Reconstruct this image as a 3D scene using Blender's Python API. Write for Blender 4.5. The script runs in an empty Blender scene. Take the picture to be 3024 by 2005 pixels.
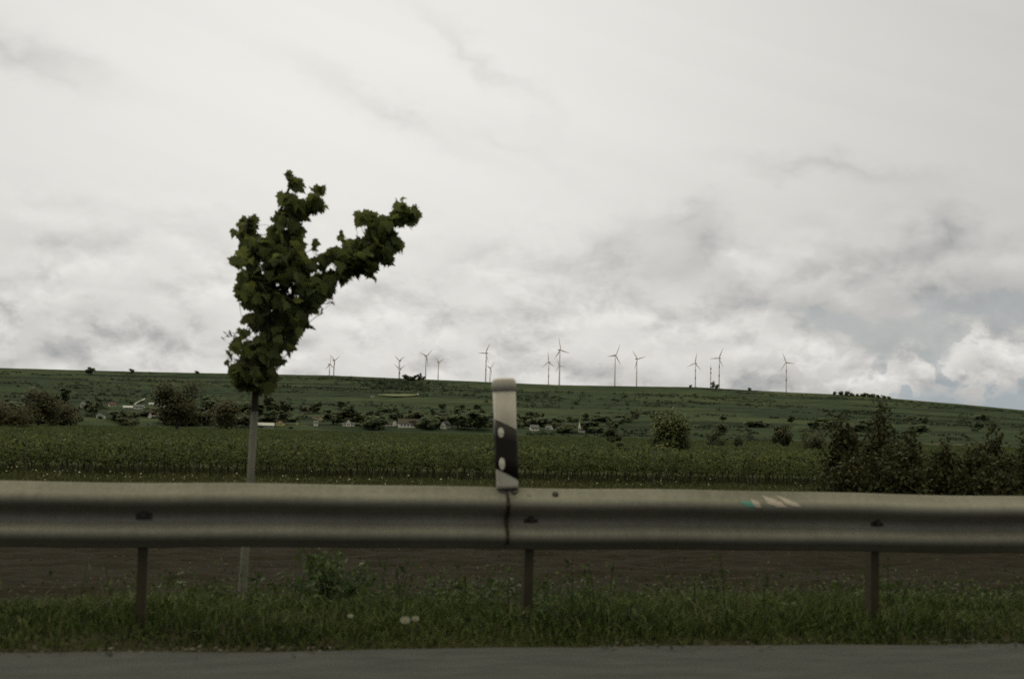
import bpy, bmesh, math, random
import numpy as np
from mathutils import Vector, Matrix
R = math.radians
random.seed(7)
rng = np.random.default_rng(11)
SC = bpy.context.scene
COL = SC.collection

# ------------------------------------------------------------------ camera
CAM = np.array((0.0, 0.0, 1.12))
HEAD, PITCH, ROLL, FPX = R(11.0), R(4.02), R(1.38), 1280.0
fwd_h = np.array((math.sin(HEAD), math.cos(HEAD), 0.0))
rgt_h = np.array((math.cos(HEAD), -math.sin(HEAD), 0.0))
UPZ = np.array((0.0, 0.0, 1.0))
FWD = fwd_h*math.cos(PITCH) + UPZ*math.sin(PITCH)
up0 = -fwd_h*math.sin(PITCH) + UPZ*math.cos(PITCH)
RGT = rgt_h*math.cos(ROLL) + up0*math.sin(ROLL)
UP = up0*math.cos(ROLL) - rgt_h*math.sin(ROLL)
cd = bpy.data.cameras.new('camera'); cam = bpy.data.objects.new('camera', cd); COL.objects.link(cam)
m = Matrix(((RGT[0], UP[0], -FWD[0], CAM[0]), (RGT[1], UP[1], -FWD[1], CAM[1]), (RGT[2], UP[2], -FWD[2], CAM[2]), (0, 0, 0, 1)))
cam.matrix_world = m
cd.sensor_width = 36; cd.lens = 45; cd.clip_start = 0.1; cd.clip_end = 30000
cd.dof.use_dof = True; cd.dof.focus_distance = 260; cd.dof.aperture_fstop = 3.2
SC.camera = cam

S = 1024/3024.0            # photograph pixel -> 1024 px
DS = 1024/2365.0
def ray(px, py):
    return FWD*FPX + RGT*(px-512) - UP*(py-339)
def at_depth(px, py, d):
    r = ray(px, py); return CAM + r*(d/float(r @ fwd_h))
def at_y(px, py, y):
    r = ray(px, py); return CAM + r*(y/r[1])

# ------------------------------------------------------------------ numpy value noise
_T = rng.random((256, 256))
def vnoise(x, y):
    x = np.asarray(x, float); y = np.asarray(y, float)
    xi = np.floor(x).astype(int); yi = np.floor(y).astype(int)
    fx = x-xi; fy = y-yi; fx = fx*fx*(3-2*fx); fy = fy*fy*(3-2*fy)
    a = _T[xi & 255, yi & 255]; b = _T[(xi+1) & 255, yi & 255]; c = _T[xi & 255, (yi+1) & 255]; d = _T[(xi+1) & 255, (yi+1) & 255]
    return (a*(1-fx)+b*fx)*(1-fy) + (c*(1-fx)+d*fx)*fy
def fbm(x, y, o=4):
    s = 0; a = .5
    for i in range(o):
        s = s + a*vnoise(x*2**i+17.3*i, y*2**i+5.1*i); a *= .5
    return s

# ------------------------------------------------------------------ terrain shape
R0, R1 = 900.0, 2300.0
_sky = [(-40, 366.0), (0, 367.4), (112, 370.5), (229, 373.0), (330, 374.8), (450, 379.8), (560, 384.5), (615, 385.4), (695, 386.6), (786, 391.6), (865, 395.0), (905, 399.0), (960, 403.5), (1024, 409.6), (1080, 414)]
_az, _el = [], []
for px, py in _sky:
    r = ray(px, py); _az.append(math.atan2(r @ rgt_h, r @ fwd_h)); _el.append(r[2]/math.hypot(r[0], r[1]))
_az = [-1.6, -.9]+_az+[.75, 1.3]; _el = [.004, .025]+_el+[.008, .003]
NY = [-400, 5.9, 6.4, 7.9, 8.6, 9.8, 12, 22, 36, 60, 9000]
NZ = [-.05, -.05, -.03, -.03, -.10, -.27, -.44, -1.12, -1.75, -1.78, -1.78]
def zf(x, y):
    x = np.asarray(x, float); y = np.asarray(y, float)
    r = np.hypot(x, y) + 1e-6
    z = np.interp(y, NY, NZ) - np.where(y > 40, np.interp(r, [70, 300, 900], [0, .8, 2.6]), 0)
    az = np.arctan2(x*rgt_h[0]+y*rgt_h[1], x*fwd_h[0]+y*fwd_h[1])
    er = np.interp(az, _az, _el)
    t = np.clip((r-R0)/(R1-R0), 0, 1)
    t = t + .030*(fbm(x/170., y/170., 3)-.5)*np.sin(np.pi*t)
    t = np.clip(t, 0, 1)
    p = .80*t + .20*t*t
    n = 15.0; q = p*n + (fbm(x/260.+9, y/420., 2)-.5)*1.6*np.sin(np.pi*t); fl = np.floor(q); fr = q-fl
    st = np.clip((fr-.72)/.28, 0, 1); st = st*st*(3-2*st)
    pt = .55*p + .45*(fl+st + 0*q)/n
    pt = np.where(t >= .98, p, pt)
    H = (CAM[2]+R1*er) + 4.38
    zh = -4.38 + H*pt
    eb = er - .0016*(r-R1)/1000.0 - .0012*np.clip((r-R1)/60, 0, 1)
    zb = CAM[2] + r*eb
    back = np.clip((y+50)/200, 0, 1)
    z = np.where(r > R1, zb, np.where(r > R0, np.maximum(zh, -4.38), z))
    return np.where(y < -200, -.05, z)
def z1(x, y): return float(zf(x, y))
def on_ground(px, py, rmin=6.0, rmax=6000.0):
    r = ray(px, py); r = r/math.hypot(r[0], r[1])
    d = np.geomspace(rmin, rmax, int(math.log(rmax/rmin)/.0022)); P = CAM[None]+d[:, None]*r[None]
    hit = np.nonzero(P[:, 2] <= zf(P[:, 0], P[:, 1]))[0]
    p = P[hit[0]] if len(hit) else CAM+r*R1
    return np.array((p[0], p[1], z1(p[0], p[1])))
def dist(p): return float((np.asarray(p)-CAM) @ fwd_h)

# ------------------------------------------------------------------ materials
def new_mat(name):
    M = bpy.data.materials.new(name); M.use_nodes = True
    nt = M.node_tree; nt.nodes.clear()
    out = nt.nodes.new('ShaderNodeOutputMaterial')
    return M, nt, out
def N(nt, kind, **kw):
    n = nt.nodes.new(kind)
    for k, v in kw.items():
        if k.startswith('i_'):
            n.inputs[k[2:].replace('_', ' ')].default_value = v
        else: setattr(n, k, v)
    return n
def ramp(nt, stops):
    n = nt.nodes.new('ShaderNodeValToRGB'); e = n.color_ramp.elements
    while len(e) < len(stops): e.new(.5)
    for el, (p, c) in zip(e, stops):
        el.position = p; el.color = (c[0], c[1], c[2], 1)
    return n
def noisy(name, stops, scale=5, detail=6, rough=.9, bump=0, bscale=None, metallic=0, spec=.3, stretch=(1, 1, 1), coord='Object'):
    M, nt, out = new_mat(name); L = nt.links.new
    tc = N(nt, 'ShaderNodeTexCoord'); mp = N(nt, 'ShaderNodeMapping'); mp.inputs['Scale'].default_value = stretch
    L(tc.outputs[coord], mp.inputs[0])
    nz = N(nt, 'ShaderNodeTexNoise'); nz.inputs['Scale'].default_value = scale; nz.inputs['Detail'].default_value = detail; nz.inputs['Roughness'].default_value = .62
    L(mp.outputs[0], nz.inputs['Vector'])
    rp = ramp(nt, stops); L(nz.outputs['Fac'], rp.inputs[0])
    b = N(nt, 'ShaderNodeBsdfPrincipled'); L(rp.outputs[0], b.inputs['Base Color'])
    b.inputs['Roughness'].default_value = rough; b.inputs['Metallic'].default_value = metallic; b.inputs['Specular IOR Level'].default_value = spec
    if bump:
        n2 = N(nt, 'ShaderNodeTexNoise'); n2.inputs['Scale'].default_value = bscale or scale*4; n2.inputs['Detail'].default_value = 5
        L(mp.outputs[0], n2.inputs['Vector'])
        bp = N(nt, 'ShaderNodeBump'); bp.inputs['Strength'].default_value = 1; bp.inputs['Distance'].default_value = bump
        L(n2.outputs['Fac'], bp.inputs['Height']); L(bp.outputs[0], b.inputs['Normal'])
    L(b.outputs[0], out.inputs[0])
    return M
def foliage(name, cols, trans=.25, tcol=None, rough=.55, patch=.35, pscale=.5, spec=.25):
    """colour varies from leaf to leaf (per mesh island) and in soft patches; thin leaves let some light through"""
    M, nt, out = new_mat(name); L = nt.links.new
    g = N(nt, 'ShaderNodeNewGeometry'); tc = N(nt, 'ShaderNodeTexCoord')
    nz = N(nt, 'ShaderNodeTexNoise'); nz.inputs['Scale'].default_value = pscale; nz.inputs['Detail'].default_value = 3
    L(tc.outputs['Object'], nz.inputs['Vector'])
    mx = N(nt, 'ShaderNodeMath', operation='MULTIPLY_ADD'); mx.inputs[1].default_value = patch*2; mx.inputs[2].default_value = -patch
    L(nz.outputs['Fac'], mx.inputs[0])
    ad = N(nt, 'ShaderNodeMath', operation='ADD'); ad.use_clamp = True
    L(g.outputs['Random Per Island'], ad.inputs[0]); L(mx.outputs[0], ad.inputs[1])
    rp = ramp(nt, [(i/(len(cols)-1), c) for i, c in enumerate(cols)]); L(ad.outputs[0], rp.inputs[0])
    b = N(nt, 'ShaderNodeBsdfPrincipled'); L(rp.outputs[0], b.inputs['Base Color']); b.inputs['Roughness'].default_value = rough; b.inputs['Specular IOR Level'].default_value = spec
    t = N(nt, 'ShaderNodeBsdfTranslucent')
    if tcol: t.inputs[0].default_value = (*tcol, 1)
    else: L(rp.outputs[0], t.inputs[0])
    ms = N(nt, 'ShaderNodeMixShader'); ms.inputs[0].default_value = trans
    L(b.outputs[0], ms.inputs[1]); L(t.outputs[0], ms.inputs[2]); L(ms.outputs[0], out.inputs[0])
    return M
def plain(name, c, rough=.7, metallic=0, spec=.3, var=.12, scale=6):
    return noisy(name, [(.3, tuple(v*(1-var) for v in c)), (.7, tuple(min(1, v*(1+var)) for v in c))], scale=scale, rough=rough, metallic=metallic, spec=spec)

# ------------------------------------------------------------------ mesh helpers
def link(name, me, mats, parent=None):
    o = bpy.data.objects.new(name, me); COL.objects.link(o)
    if not isinstance(mats, (list, tuple)): mats = [mats]
    for mm in mats:
        if mm.name not in me.materials: me.materials.append(mm)
    if parent is not None: o.parent = parent
    return o
def soup(name, polys, smooth=False, mat_index=None):
    """polys: (n,k,3) array -> mesh of n separate k-gons"""
    P = np.ascontiguousarray(polys, dtype=np.float32); n, k, _ = P.shape
    me = bpy.data.meshes.new(name)
    me.vertices.add(n*k); me.vertices.foreach_set('co', P.ravel())
    me.loops.add(n*k); me.loops.foreach_set('vertex_index', np.arange(n*k, dtype=np.int32))
    me.polygons.add(n); me.polygons.foreach_set('loop_start', np.arange(0, n*k, k, dtype=np.int32))
    if mat_index is not None: me.polygons.foreach_set('material_index', np.asarray(mat_index, dtype=np.int32))
    me.update(calc_edges=True); me.validate()
    return me
def indexed(name, V, F, smooth=False):
    me = bpy.data.meshes.new(name); me.from_pydata([tuple(v) for v in V], [], [tuple(f) for f in F]); me.update()
    if smooth: me.polygons.foreach_set('use_smooth', [True]*len(me.polygons))
    return me
def unit(v): return v/(np.linalg.norm(v, axis=-1, keepdims=True)+1e-9)
def leaf_cards(c, size, up=None, droop=.3, asp=.7, r=rng):
    """diamond-shaped leaves (slightly folded pairs of triangles as one quad) around centres c"""
    n = len(c); a = unit(r.normal(size=(n, 3)) + (np.array((0, 0, -droop)) if up is None else up))
    b = unit(np.cross(a, r.normal(size=(n, 3))))
    nn = np.cross(a, b)
    s = (np.asarray(size)*np.ones(n))[:, None]
    return np.stack([c-a*s*.5, c+b*s*asp*.5+nn*s*.08, c+a*s*.5, c-b*s*asp*.5+nn*s*.08], 1)
def flat_cards(c, size, asp=.7, tilt=.35, r=rng):
    n = len(c); a = unit(r.normal(size=(n, 3))*np.array((1, 1, tilt))); b = unit(np.cross(a, np.array((0, 0, 1.0))+r.normal(size=(n, 3))*tilt)); s = (np.asarray(size)*np.ones(n))[:, None]
    return np.stack([c-a*s*.5, c+b*s*asp*.5, c+a*s*.5, c-b*s*asp*.5], 1)
def shell_cards(c, centre, size, asp=.85, r=rng):
    nrm = unit(unit(c-centre)*.8+np.array((0, 0, .55))+r.normal(size=c.shape)*.35); a = unit(np.cross(nrm, r.normal(size=c.shape))); b = np.cross(nrm, a); s = (np.asarray(size)*np.ones(len(c)))[:, None]
    return np.stack([c-a*s*.5, c+b*s*asp*.5, c+a*s*.5, c-b*s*asp*.5], 1)
def tube(pts, radii, k=7):
    pts = [np.asarray(p, float) for p in pts]; V = []; F = []
    for i, p in enumerate(pts):
        t = unit(pts[min(i+1, len(pts)-1)]-pts[max(i-1, 0)])
        u = unit(np.cross(t, (.3, .9, .1))); w = np.cross(t, u)
        for j in range(k):
            a = 2*math.pi*j/k; V.append(p+radii[i]*(u*math.cos(a)+w*math.sin(a)))
    for i in range(len(pts)-1):
        for j in range(k):
            F.append((i*k+j, i*k+(j+1) % k, (i+1)*k+(j+1) % k, (i+1)*k+j))
    F.append(tuple(range(k))[::-1]); F.append(tuple((len(pts)-1)*k+j for j in range(k)))
    return V, F
class MB:
    def __init__(s): s.V = []; s.F = []
    def add(s, V, F):
        o = len(s.V); s.V += [tuple(v) for v in V]; s.F += [tuple(i+o for i in f) for f in F]; return s
    def tube(s, pts, radii, k=7): return s.add(*tube(pts, radii, k))
    def box(s, c, d, rot=None):
        V = []
        for x in (-.5, .5):
            for y in (-.5, .5):
                for z in (-.5, .5):
                    v = np.array((x*d[0], y*d[1], z*d[2]))
                    if rot is not None: v = np.array(rot @ Vector(v))
                    V.append(v+np.asarray(c))
        return s.add(V, [(0, 1, 3, 2), (4, 6, 7, 5), (0, 4, 5, 1), (2, 3, 7, 6), (0, 2, 6, 4), (1, 5, 7, 3)])
    def mesh(s, name, smooth=False): return indexed(name, s.V, s.F, smooth)
    def obj(s, name, mat, parent=None, smooth=False): return link(name, s.mesh(name, smooth), mat, parent)
def empty(name, loc, rz=0.0):
    o = bpy.data.objects.new(name, None); COL.objects.link(o); o.location = tuple(float(v) for v in loc); o.rotation_euler = (0, 0, rz); o.empty_display_size = .2
    return o
def tag(o, label=None, cat=None, group=None, kind=None):
    if label: o['label'] = label
    if cat: o['category'] = cat
    if group: o['group'] = group
    if kind: o['kind'] = kind
    return o
def copy_tree(o, parent=None):
    c = o.copy(); COL.objects.link(c)
    if parent is not None: c.parent = parent
    for ch in list(o.children): copy_tree(ch, c)
    return c

# ------------------------------------------------------------------ sky, sun
def build_world():
    W = bpy.data.worlds.new('World'); SC.world = W; W.use_nodes = True
    nt = W.node_tree; nt.nodes.clear(); L = nt.links.new
    out = nt.nodes.new('ShaderNodeOutputWorld'); bg = nt.nodes.new('ShaderNodeBackground'); bg.inputs[1].default_value = .1
    L(bg.outputs[0], out.inputs[0])
    SUN_AZ = HEAD - R(38)
    sky = N(nt, 'ShaderNodeTexSky', sky_type='NISHITA'); sky.sun_disc = False; sky.sun_elevation = R(42); sky.sun_rotation = SUN_AZ
    sky.air_density = 1.0; sky.dust_density = 2.0
    tc = N(nt, 'ShaderNodeTexCoord')
    def put(sock, v):
        if isinstance(v, (int, float)): sock.default_value = v
        else: L(v, sock)
    def mth(op, a, b=None, c=None, clamp=False):
        n = N(nt, 'ShaderNodeMath', operation=op); n.use_clamp = clamp
        for i, v in enumerate((a, b, c)):
            if v is not None: put(n.inputs[i], v)
        return n.outputs[0]
    # azimuth u (0 = straight ahead, + right) and elevation v, both in radians
    rot = N(nt, 'ShaderNodeVectorRotate', rotation_type='Z_AXIS'); rot.inputs['Angle'].default_value = HEAD
    L(tc.outputs['Generated'], rot.inputs['Vector'])
    sp = N(nt, 'ShaderNodeSeparateXYZ'); L(rot.outputs[0], sp.inputs[0])
    u = mth('ARCTAN2', sp.outputs[0], sp.outputs[1]); v = mth('ARCSINE', sp.outputs[2])
    def comb(x, y):
        n = N(nt, 'ShaderNodeCombineXYZ'); put(n.inputs[0], x); put(n.inputs[1], y); return n.outputs[0]
    def noise(vec, scale, detail=5, rough=.55, dist=0.0):
        n = N(nt, 'ShaderNodeTexNoise', noise_dimensions='2D'); n.inputs['Scale'].default_value = scale; n.inputs['Detail'].default_value = detail; n.inputs['Roughness'].default_value = rough; n.inputs['Distortion'].default_value = dist
        L(vec, n.inputs['Vector']); return n
    def smooth(x, a, b, lo=0.0, hi=1.0, kind='SMOOTHSTEP'):
        n = N(nt, 'ShaderNodeMapRange', interpolation_type=kind); L(x, n.inputs[0])
        for i, q in enumerate((a, b, lo, hi)): n.inputs[i+1].default_value = q
        return n.outputs[0]
    def uv(px, py):
        r = ray(px, py); r = r/np.linalg.norm(r)
        return math.atan2(r @ rgt_h, r @ fwd_h), math.asin(r[2])
    w1 = noise(comb(u, mth('MULTIPLY_ADD', v, 1.6, 3.7)), 13, 4, .6)
    wsp = N(nt, 'ShaderNodeSeparateColor'); L(w1.outputs['Color'], wsp.inputs[0])
    wu = mth('MULTIPLY_ADD', wsp.outputs[0], .085, mth('ADD', u, -.0425)); wv = mth('MULTIPLY_ADD', wsp.outputs[1], .055, mth('ADD', v, -.0275))
    wvec = comb(wu, wv)
    def patches(rows, acc=None):
        """soft elliptical cloud patches: (px, py, half width, half height, angle, amount) at the lens scale"""
        for px, py, w, h, ang, amt in rows:
            u0, v0 = uv(px, py)
            mp = N(nt, 'ShaderNodeMapping', vector_type='TEXTURE'); L(wvec, mp.inputs[0])
            mp.inputs['Location'].default_value = (u0, v0, 0); mp.inputs['Rotation'].default_value = (0, 0, R(ang)); mp.inputs['Scale'].default_value = (2.1*w/FPX, 2.1*h/FPX, 1)
            g = N(nt, 'ShaderNodeTexGradient', gradient_type='QUADRATIC_SPHERE'); L(mp.outputs[0], g.inputs[0])
            acc = mth('MULTIPLY_ADD', g.outputs['Fac'], amt, 0.0 if acc is None else acc)
        return acc
    # base brightness: brightest left of centre, falling off to the right
    u_b, v_b = uv(330, 70)
    du = mth('ADD', u, -u_b); dv = mth('MULTIPLY_ADD', v, 1.6, -v_b*1.6)
    glow = mth('POWER', 2.718, mth('MULTIPLY', mth('MULTIPLY_ADD', du, du, mth('MULTIPLY', dv, dv)), -4.5))
    lum = mth('MULTIPLY_ADD', glow, .325, .515)
    # streaky high layer
    st = noise(comb(mth('MULTIPLY_ADD', v, 2.2, u), mth('MULTIPLY_ADD', v, 9.0, mth('MULTIPLY', u, 2.6))), 3.2, 5, .55, .3)
    lum = mth('MULTIPLY_ADD', mth('ADD', st.outputs['Fac'], -.5), .05, lum)
    dark = patches([(12, 50, 60, 18, -8, -.15), (60, 78, 60, 14, -12, -.06), (480, 62, 80, 12, -38, -.10), (395, 112, 90, 13, -24, -.11), (510, 142, 70, 10, -20, -.06),
                    (612, 258, 42, 30, 10, -.18), (700, 244, 34, 24, -12, -.24), (672, 216, 40, 12, 14, -.12), (668, 275, 50, 22, 0, -.09), (940, 233, 34, 15, 38, -.20), (830, 166, 85, 10, -6, -.11), (900, 200, 90, 24, 0, -.05), (455, 262, 50, 24, 0, -.09),
                    (75, 320, 46, 13, -6, -.22), (170, 305, 70, 18, -12, -.10), (25, 285, 44, 12, 0, -.09), (25, 352, 50, 9, 0, -.16), (215, 338, 45, 12, -14, -.10), (60, 240, 110, 14, 0, -.07), (170, 214, 120, 8, 0, -.05),
                    (480, 317, 45, 6, 0, -.13), (640, 376, 60, 8, 0, -.12), (300, 345, 70, 9, 0, -.06), (800, 300, 110, 24, -10, -.13), (930, 290, 90, 34, 0, -.11), (1010, 300, 50, 34, 0, -.10), (860, 268, 60, 10, -12, -.06),
                    (745, 268, 30, 9, 0, .10), (805, 262, 45, 7, -10, .07), (40, 300, 60, 7, 0, .07), (560, 350, 90, 14, 0, .05), (480, 272, 60, 5, 0, .05), (640, 320, 90, 12, 0, .05)], lum)
    # billowing texture low in the sky, lit from above
    def billow(dv_):
        f = noise(comb(mth('MULTIPLY_ADD', wsp.outputs[2], .03, u), mth('MULTIPLY_ADD', v, 1.55, dv_)), 17, 7, .56)
        a = mth('ABSOLUTE', mth('MULTIPLY_ADD', f.outputs['Fac'], 2.0, -1.0))
        return mth('SUBTRACT', f.outputs['Fac'], mth('MULTIPLY', a, .35))
    cn = billow(0.0); cn2 = billow(.016)
    relief = mth('SUBTRACT', cn, cn2); low = smooth(v, .20, .06)
    lum = mth('MULTIPLY_ADD', low, -.02, mth('MULTIPLY_ADD', mth('MULTIPLY', relief, low), .36, dark))
    lum = mth('MULTIPLY_ADD', mth('MULTIPLY', mth('ADD', cn, -.43), low), .26, lum)
    # blue-grey gaps low on the right
    gap = patches([(980, 404, 150, 24, -5, 1.6), (838, 322, 60, 20, -20, 1.0), (885, 345, 50, 22, -24, 1.15), (938, 332, 34, 26, 0, .95), (1012, 308, 40, 26, 0, .9), (770, 306, 60, 9, -8, .40), (60, 322, 34, 8, -6, .25), (20, 358, 36, 6, 0, .35), (490, 317, 40, 5, 0, .35)])
    gap = mth('MULTIPLY', smooth(mth('MULTIPLY_ADD', mth('ADD', cn, -.43), -1.1, gap), .12, .95, 0, .76), smooth(gap, .04, .30))
    # heap clouds in banks with crisp lumpy tops: height line over azimuth
    ua, ub, va, vb = -.5, .5, 0.0, .12
    un = smooth(u, ua, ub, 0, 1, 'LINEAR')
    def line(pts):
        rp = N(nt, 'ShaderNodeValToRGB'); e = rp.color_ramp.elements; rp.color_ramp.interpolation = 'CARDINAL'
        ps = [((uv(px, py)[0]-ua)/(ub-ua), (uv(px, py)[1]-va)/(vb-va)) for px, py in pts]
        while len(e) < len(ps): e.new(.5)
        for el, (p, c) in zip(e, ps): el.position = p; c = min(1, max(0, c)); el.color = (c, c, c, 1)
        L(un, rp.inputs[0]); return smooth(rp.outputs[0], 0, 1, va, vb, 'LINEAR')
    lump = noise(comb(mth('MULTIPLY_ADD', wsp.outputs[0], .02, u), mth('MULTIPLY', v, 1.3)), 44, 5, .55)
    lm = mth('ABSOLUTE', mth('MULTIPLY_ADD', lump.outputs['Fac'], 2.0, -1.0))
    lobes = mth('MULTIPLY_ADD', lm, -.030, mth('MULTIPLY_ADD', lump.outputs['Fac'], .040, -.014))
    def bank(col, top, bottom, strength, l0, l1, dep=.05):
        f = mth('ADD', mth('SUBTRACT', line(top), v), lobes)
        mk = smooth(f, -.004, .014)
        if bottom: mk = mth('MULTIPLY', mk, smooth(mth('ADD', mth('SUBTRACT', v, line(bottom)), mth('MULTIPLY', lobes, .8)), -.002, .010))
        lb = smooth(f, .004, dep, l0, l1)
        lb = mth('MULTIPLY_ADD', relief, .42, lb); lb = mth('MULTIPLY_ADD', mth('ADD', cn, -.43), .30, lb)
        return mth('MULTIPLY', mk, strength), lb
    fadeR = smooth(u, uv(690, 350)[0], uv(770, 350)[0])
    mR, lR = bank(None, [(0, 440), (690, 352), (735, 337), (765, 330), (800, 339), (832, 346), (855, 358), (878, 366), (892, 352), (908, 343), (926, 353), (940, 362), (952, 347), (968, 332), (985, 327), (1004, 338), (1024, 346), (1100, 350)],
                  [(0, 460), (850, 440), (862, 412), (884, 402), (905, 395), (940, 391), (958, 396), (972, 404), (990, 395), (1024, 386), (1100, 376)], fadeR, .70, .47)
    fadeL = smooth(u, uv(250, 320)[0], uv(120, 320)[0], 0, .55)
    mL, lL = bank(None, [(-60, 290), (0, 291), (30, 285), (62, 288), (95, 297), (120, 306), (150, 312), (190, 318), (230, 335), (300, 380), (500, 440)], None, fadeL, .71, .55, .04)
    fadeM = mth('MULTIPLY', smooth(u, uv(210, 340)[0], uv(330, 340)[0]), smooth(u, uv(740, 340)[0], uv(620, 340)[0], 0, .5))
    mM, lM = bank(None, [(-60, 350), (200, 348), (330, 338), (400, 346), (450, 332), (520, 340), (590, 330), (650, 342), (700, 352), (800, 360), (1100, 420)], None, fadeM, .715, .60, .035)
    def mixf(f, a, b):
        n = N(nt, 'ShaderNodeMix', data_type='FLOAT'); put(n.inputs[0], f); put(n.inputs[2], a); put(n.inputs[3], b); return n.outputs[0]
    lum = mixf(mM, lum, lM); lum = mixf(mL, lum, lL); lum = mixf(mR, lum, lR)
    gap = mth('MULTIPLY', gap, mth('SUBTRACT', 1.0, mR))
    # bright cloud overhead, dim sky low behind
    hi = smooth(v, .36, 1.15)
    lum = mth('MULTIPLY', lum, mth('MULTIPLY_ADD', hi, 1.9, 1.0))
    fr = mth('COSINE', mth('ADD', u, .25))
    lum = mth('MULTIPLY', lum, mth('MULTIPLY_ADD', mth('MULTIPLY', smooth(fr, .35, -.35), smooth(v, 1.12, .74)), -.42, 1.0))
    lum = mth('MAXIMUM', lum, .06)
    warm = ramp(nt, [(.2, (.96, .985, 1.0)), (.40, (.985, .99, .985)), (.56, (1.012, .992, .944)), (.95, (1.008, .99, .946))]); L(lum, warm.inputs[0])
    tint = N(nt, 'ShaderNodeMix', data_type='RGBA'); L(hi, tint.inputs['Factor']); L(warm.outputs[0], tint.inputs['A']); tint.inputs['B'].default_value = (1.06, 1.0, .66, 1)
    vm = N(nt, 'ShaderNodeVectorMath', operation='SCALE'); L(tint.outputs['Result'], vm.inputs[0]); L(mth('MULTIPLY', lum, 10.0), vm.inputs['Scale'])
    # air in the gaps: blue sky greyed by a thin veil, bluer towards the horizon
    veil = N(nt, 'ShaderNodeMix', data_type='RGBA'); veil.inputs['Factor'].default_value = .88
    vc = N(nt, 'ShaderNodeMix', data_type='RGBA'); L(smooth(v, .035, .075), vc.inputs['Factor']); vc.inputs['A'].default_value = (2.95, 3.6, 4.1, 1); vc.inputs['B'].default_value = (4.1, 4.3, 4.3, 1)
    L(sky.outputs[0], veil.inputs['A']); L(vc.outputs['Result'], veil.inputs['B'])
    cc = N(nt, 'ShaderNodeMix', data_type='RGBA')
    L(gap, cc.inputs['Factor']); L(vm.outputs[0], cc.inputs['A']); L(veil.outputs['Result'], cc.inputs['B'])
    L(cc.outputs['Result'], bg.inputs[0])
    W.cycles.sampling_method = 'MANUAL'; W.cycles.sample_map_resolution = 512
    ld = bpy.data.lights.new('sun', 'SUN'); ld.energy = .55; ld.angle = R(25); ld.color = (1, .95, .78)
    so = bpy.data.objects.new('sun', ld); COL.objects.link(so)
    d = Vector((math.sin(SUN_AZ)*math.cos(R(42)), math.cos(SUN_AZ)*math.cos(R(42)), math.sin(R(42))))
    so.rotation_euler = d.to_track_quat('Z', 'Y').to_euler()
build_world()

# ------------------------------------------------------------------ ground sheets
def grid(name, xs, ys, mat, dz=0.0, smooth=True, zfun=zf, bumpy=None):
    X, Y = np.meshgrid(xs, ys); Z = zfun(X, Y)+dz
    if bumpy is not None: Z = Z+bumpy(X, Y)
    nx, ny = len(xs), len(ys)
    V = np.stack([X, Y, Z], -1).reshape(-1, 3)
    i = (np.arange(ny-1)[:, None]*nx+np.arange(nx-1)[None]).reshape(-1)
    F = np.stack([i, i+1, i+nx+1, i+nx], 1)
    me = bpy.data.meshes.new(name); me.vertices.add(len(V)); me.vertices.foreach_set('co', V.astype(np.float32).ravel())
    me.loops.add(F.size); me.loops.foreach_set('vertex_index', F.astype(np.int32).ravel())
    me.polygons.add(len(F)); me.polygons.foreach_set('loop_start', np.arange(0, F.size, 4, dtype=np.int32))
    me.update(calc_edges=True)
    if smooth: me.polygons.foreach_set('use_smooth', [True]*len(F))
    return link(name, me, mat)
def spread(a, n, p=2.0):
    t = np.linspace(-1, 1, n); return np.sign(t)*np.abs(t)**p*a

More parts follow.
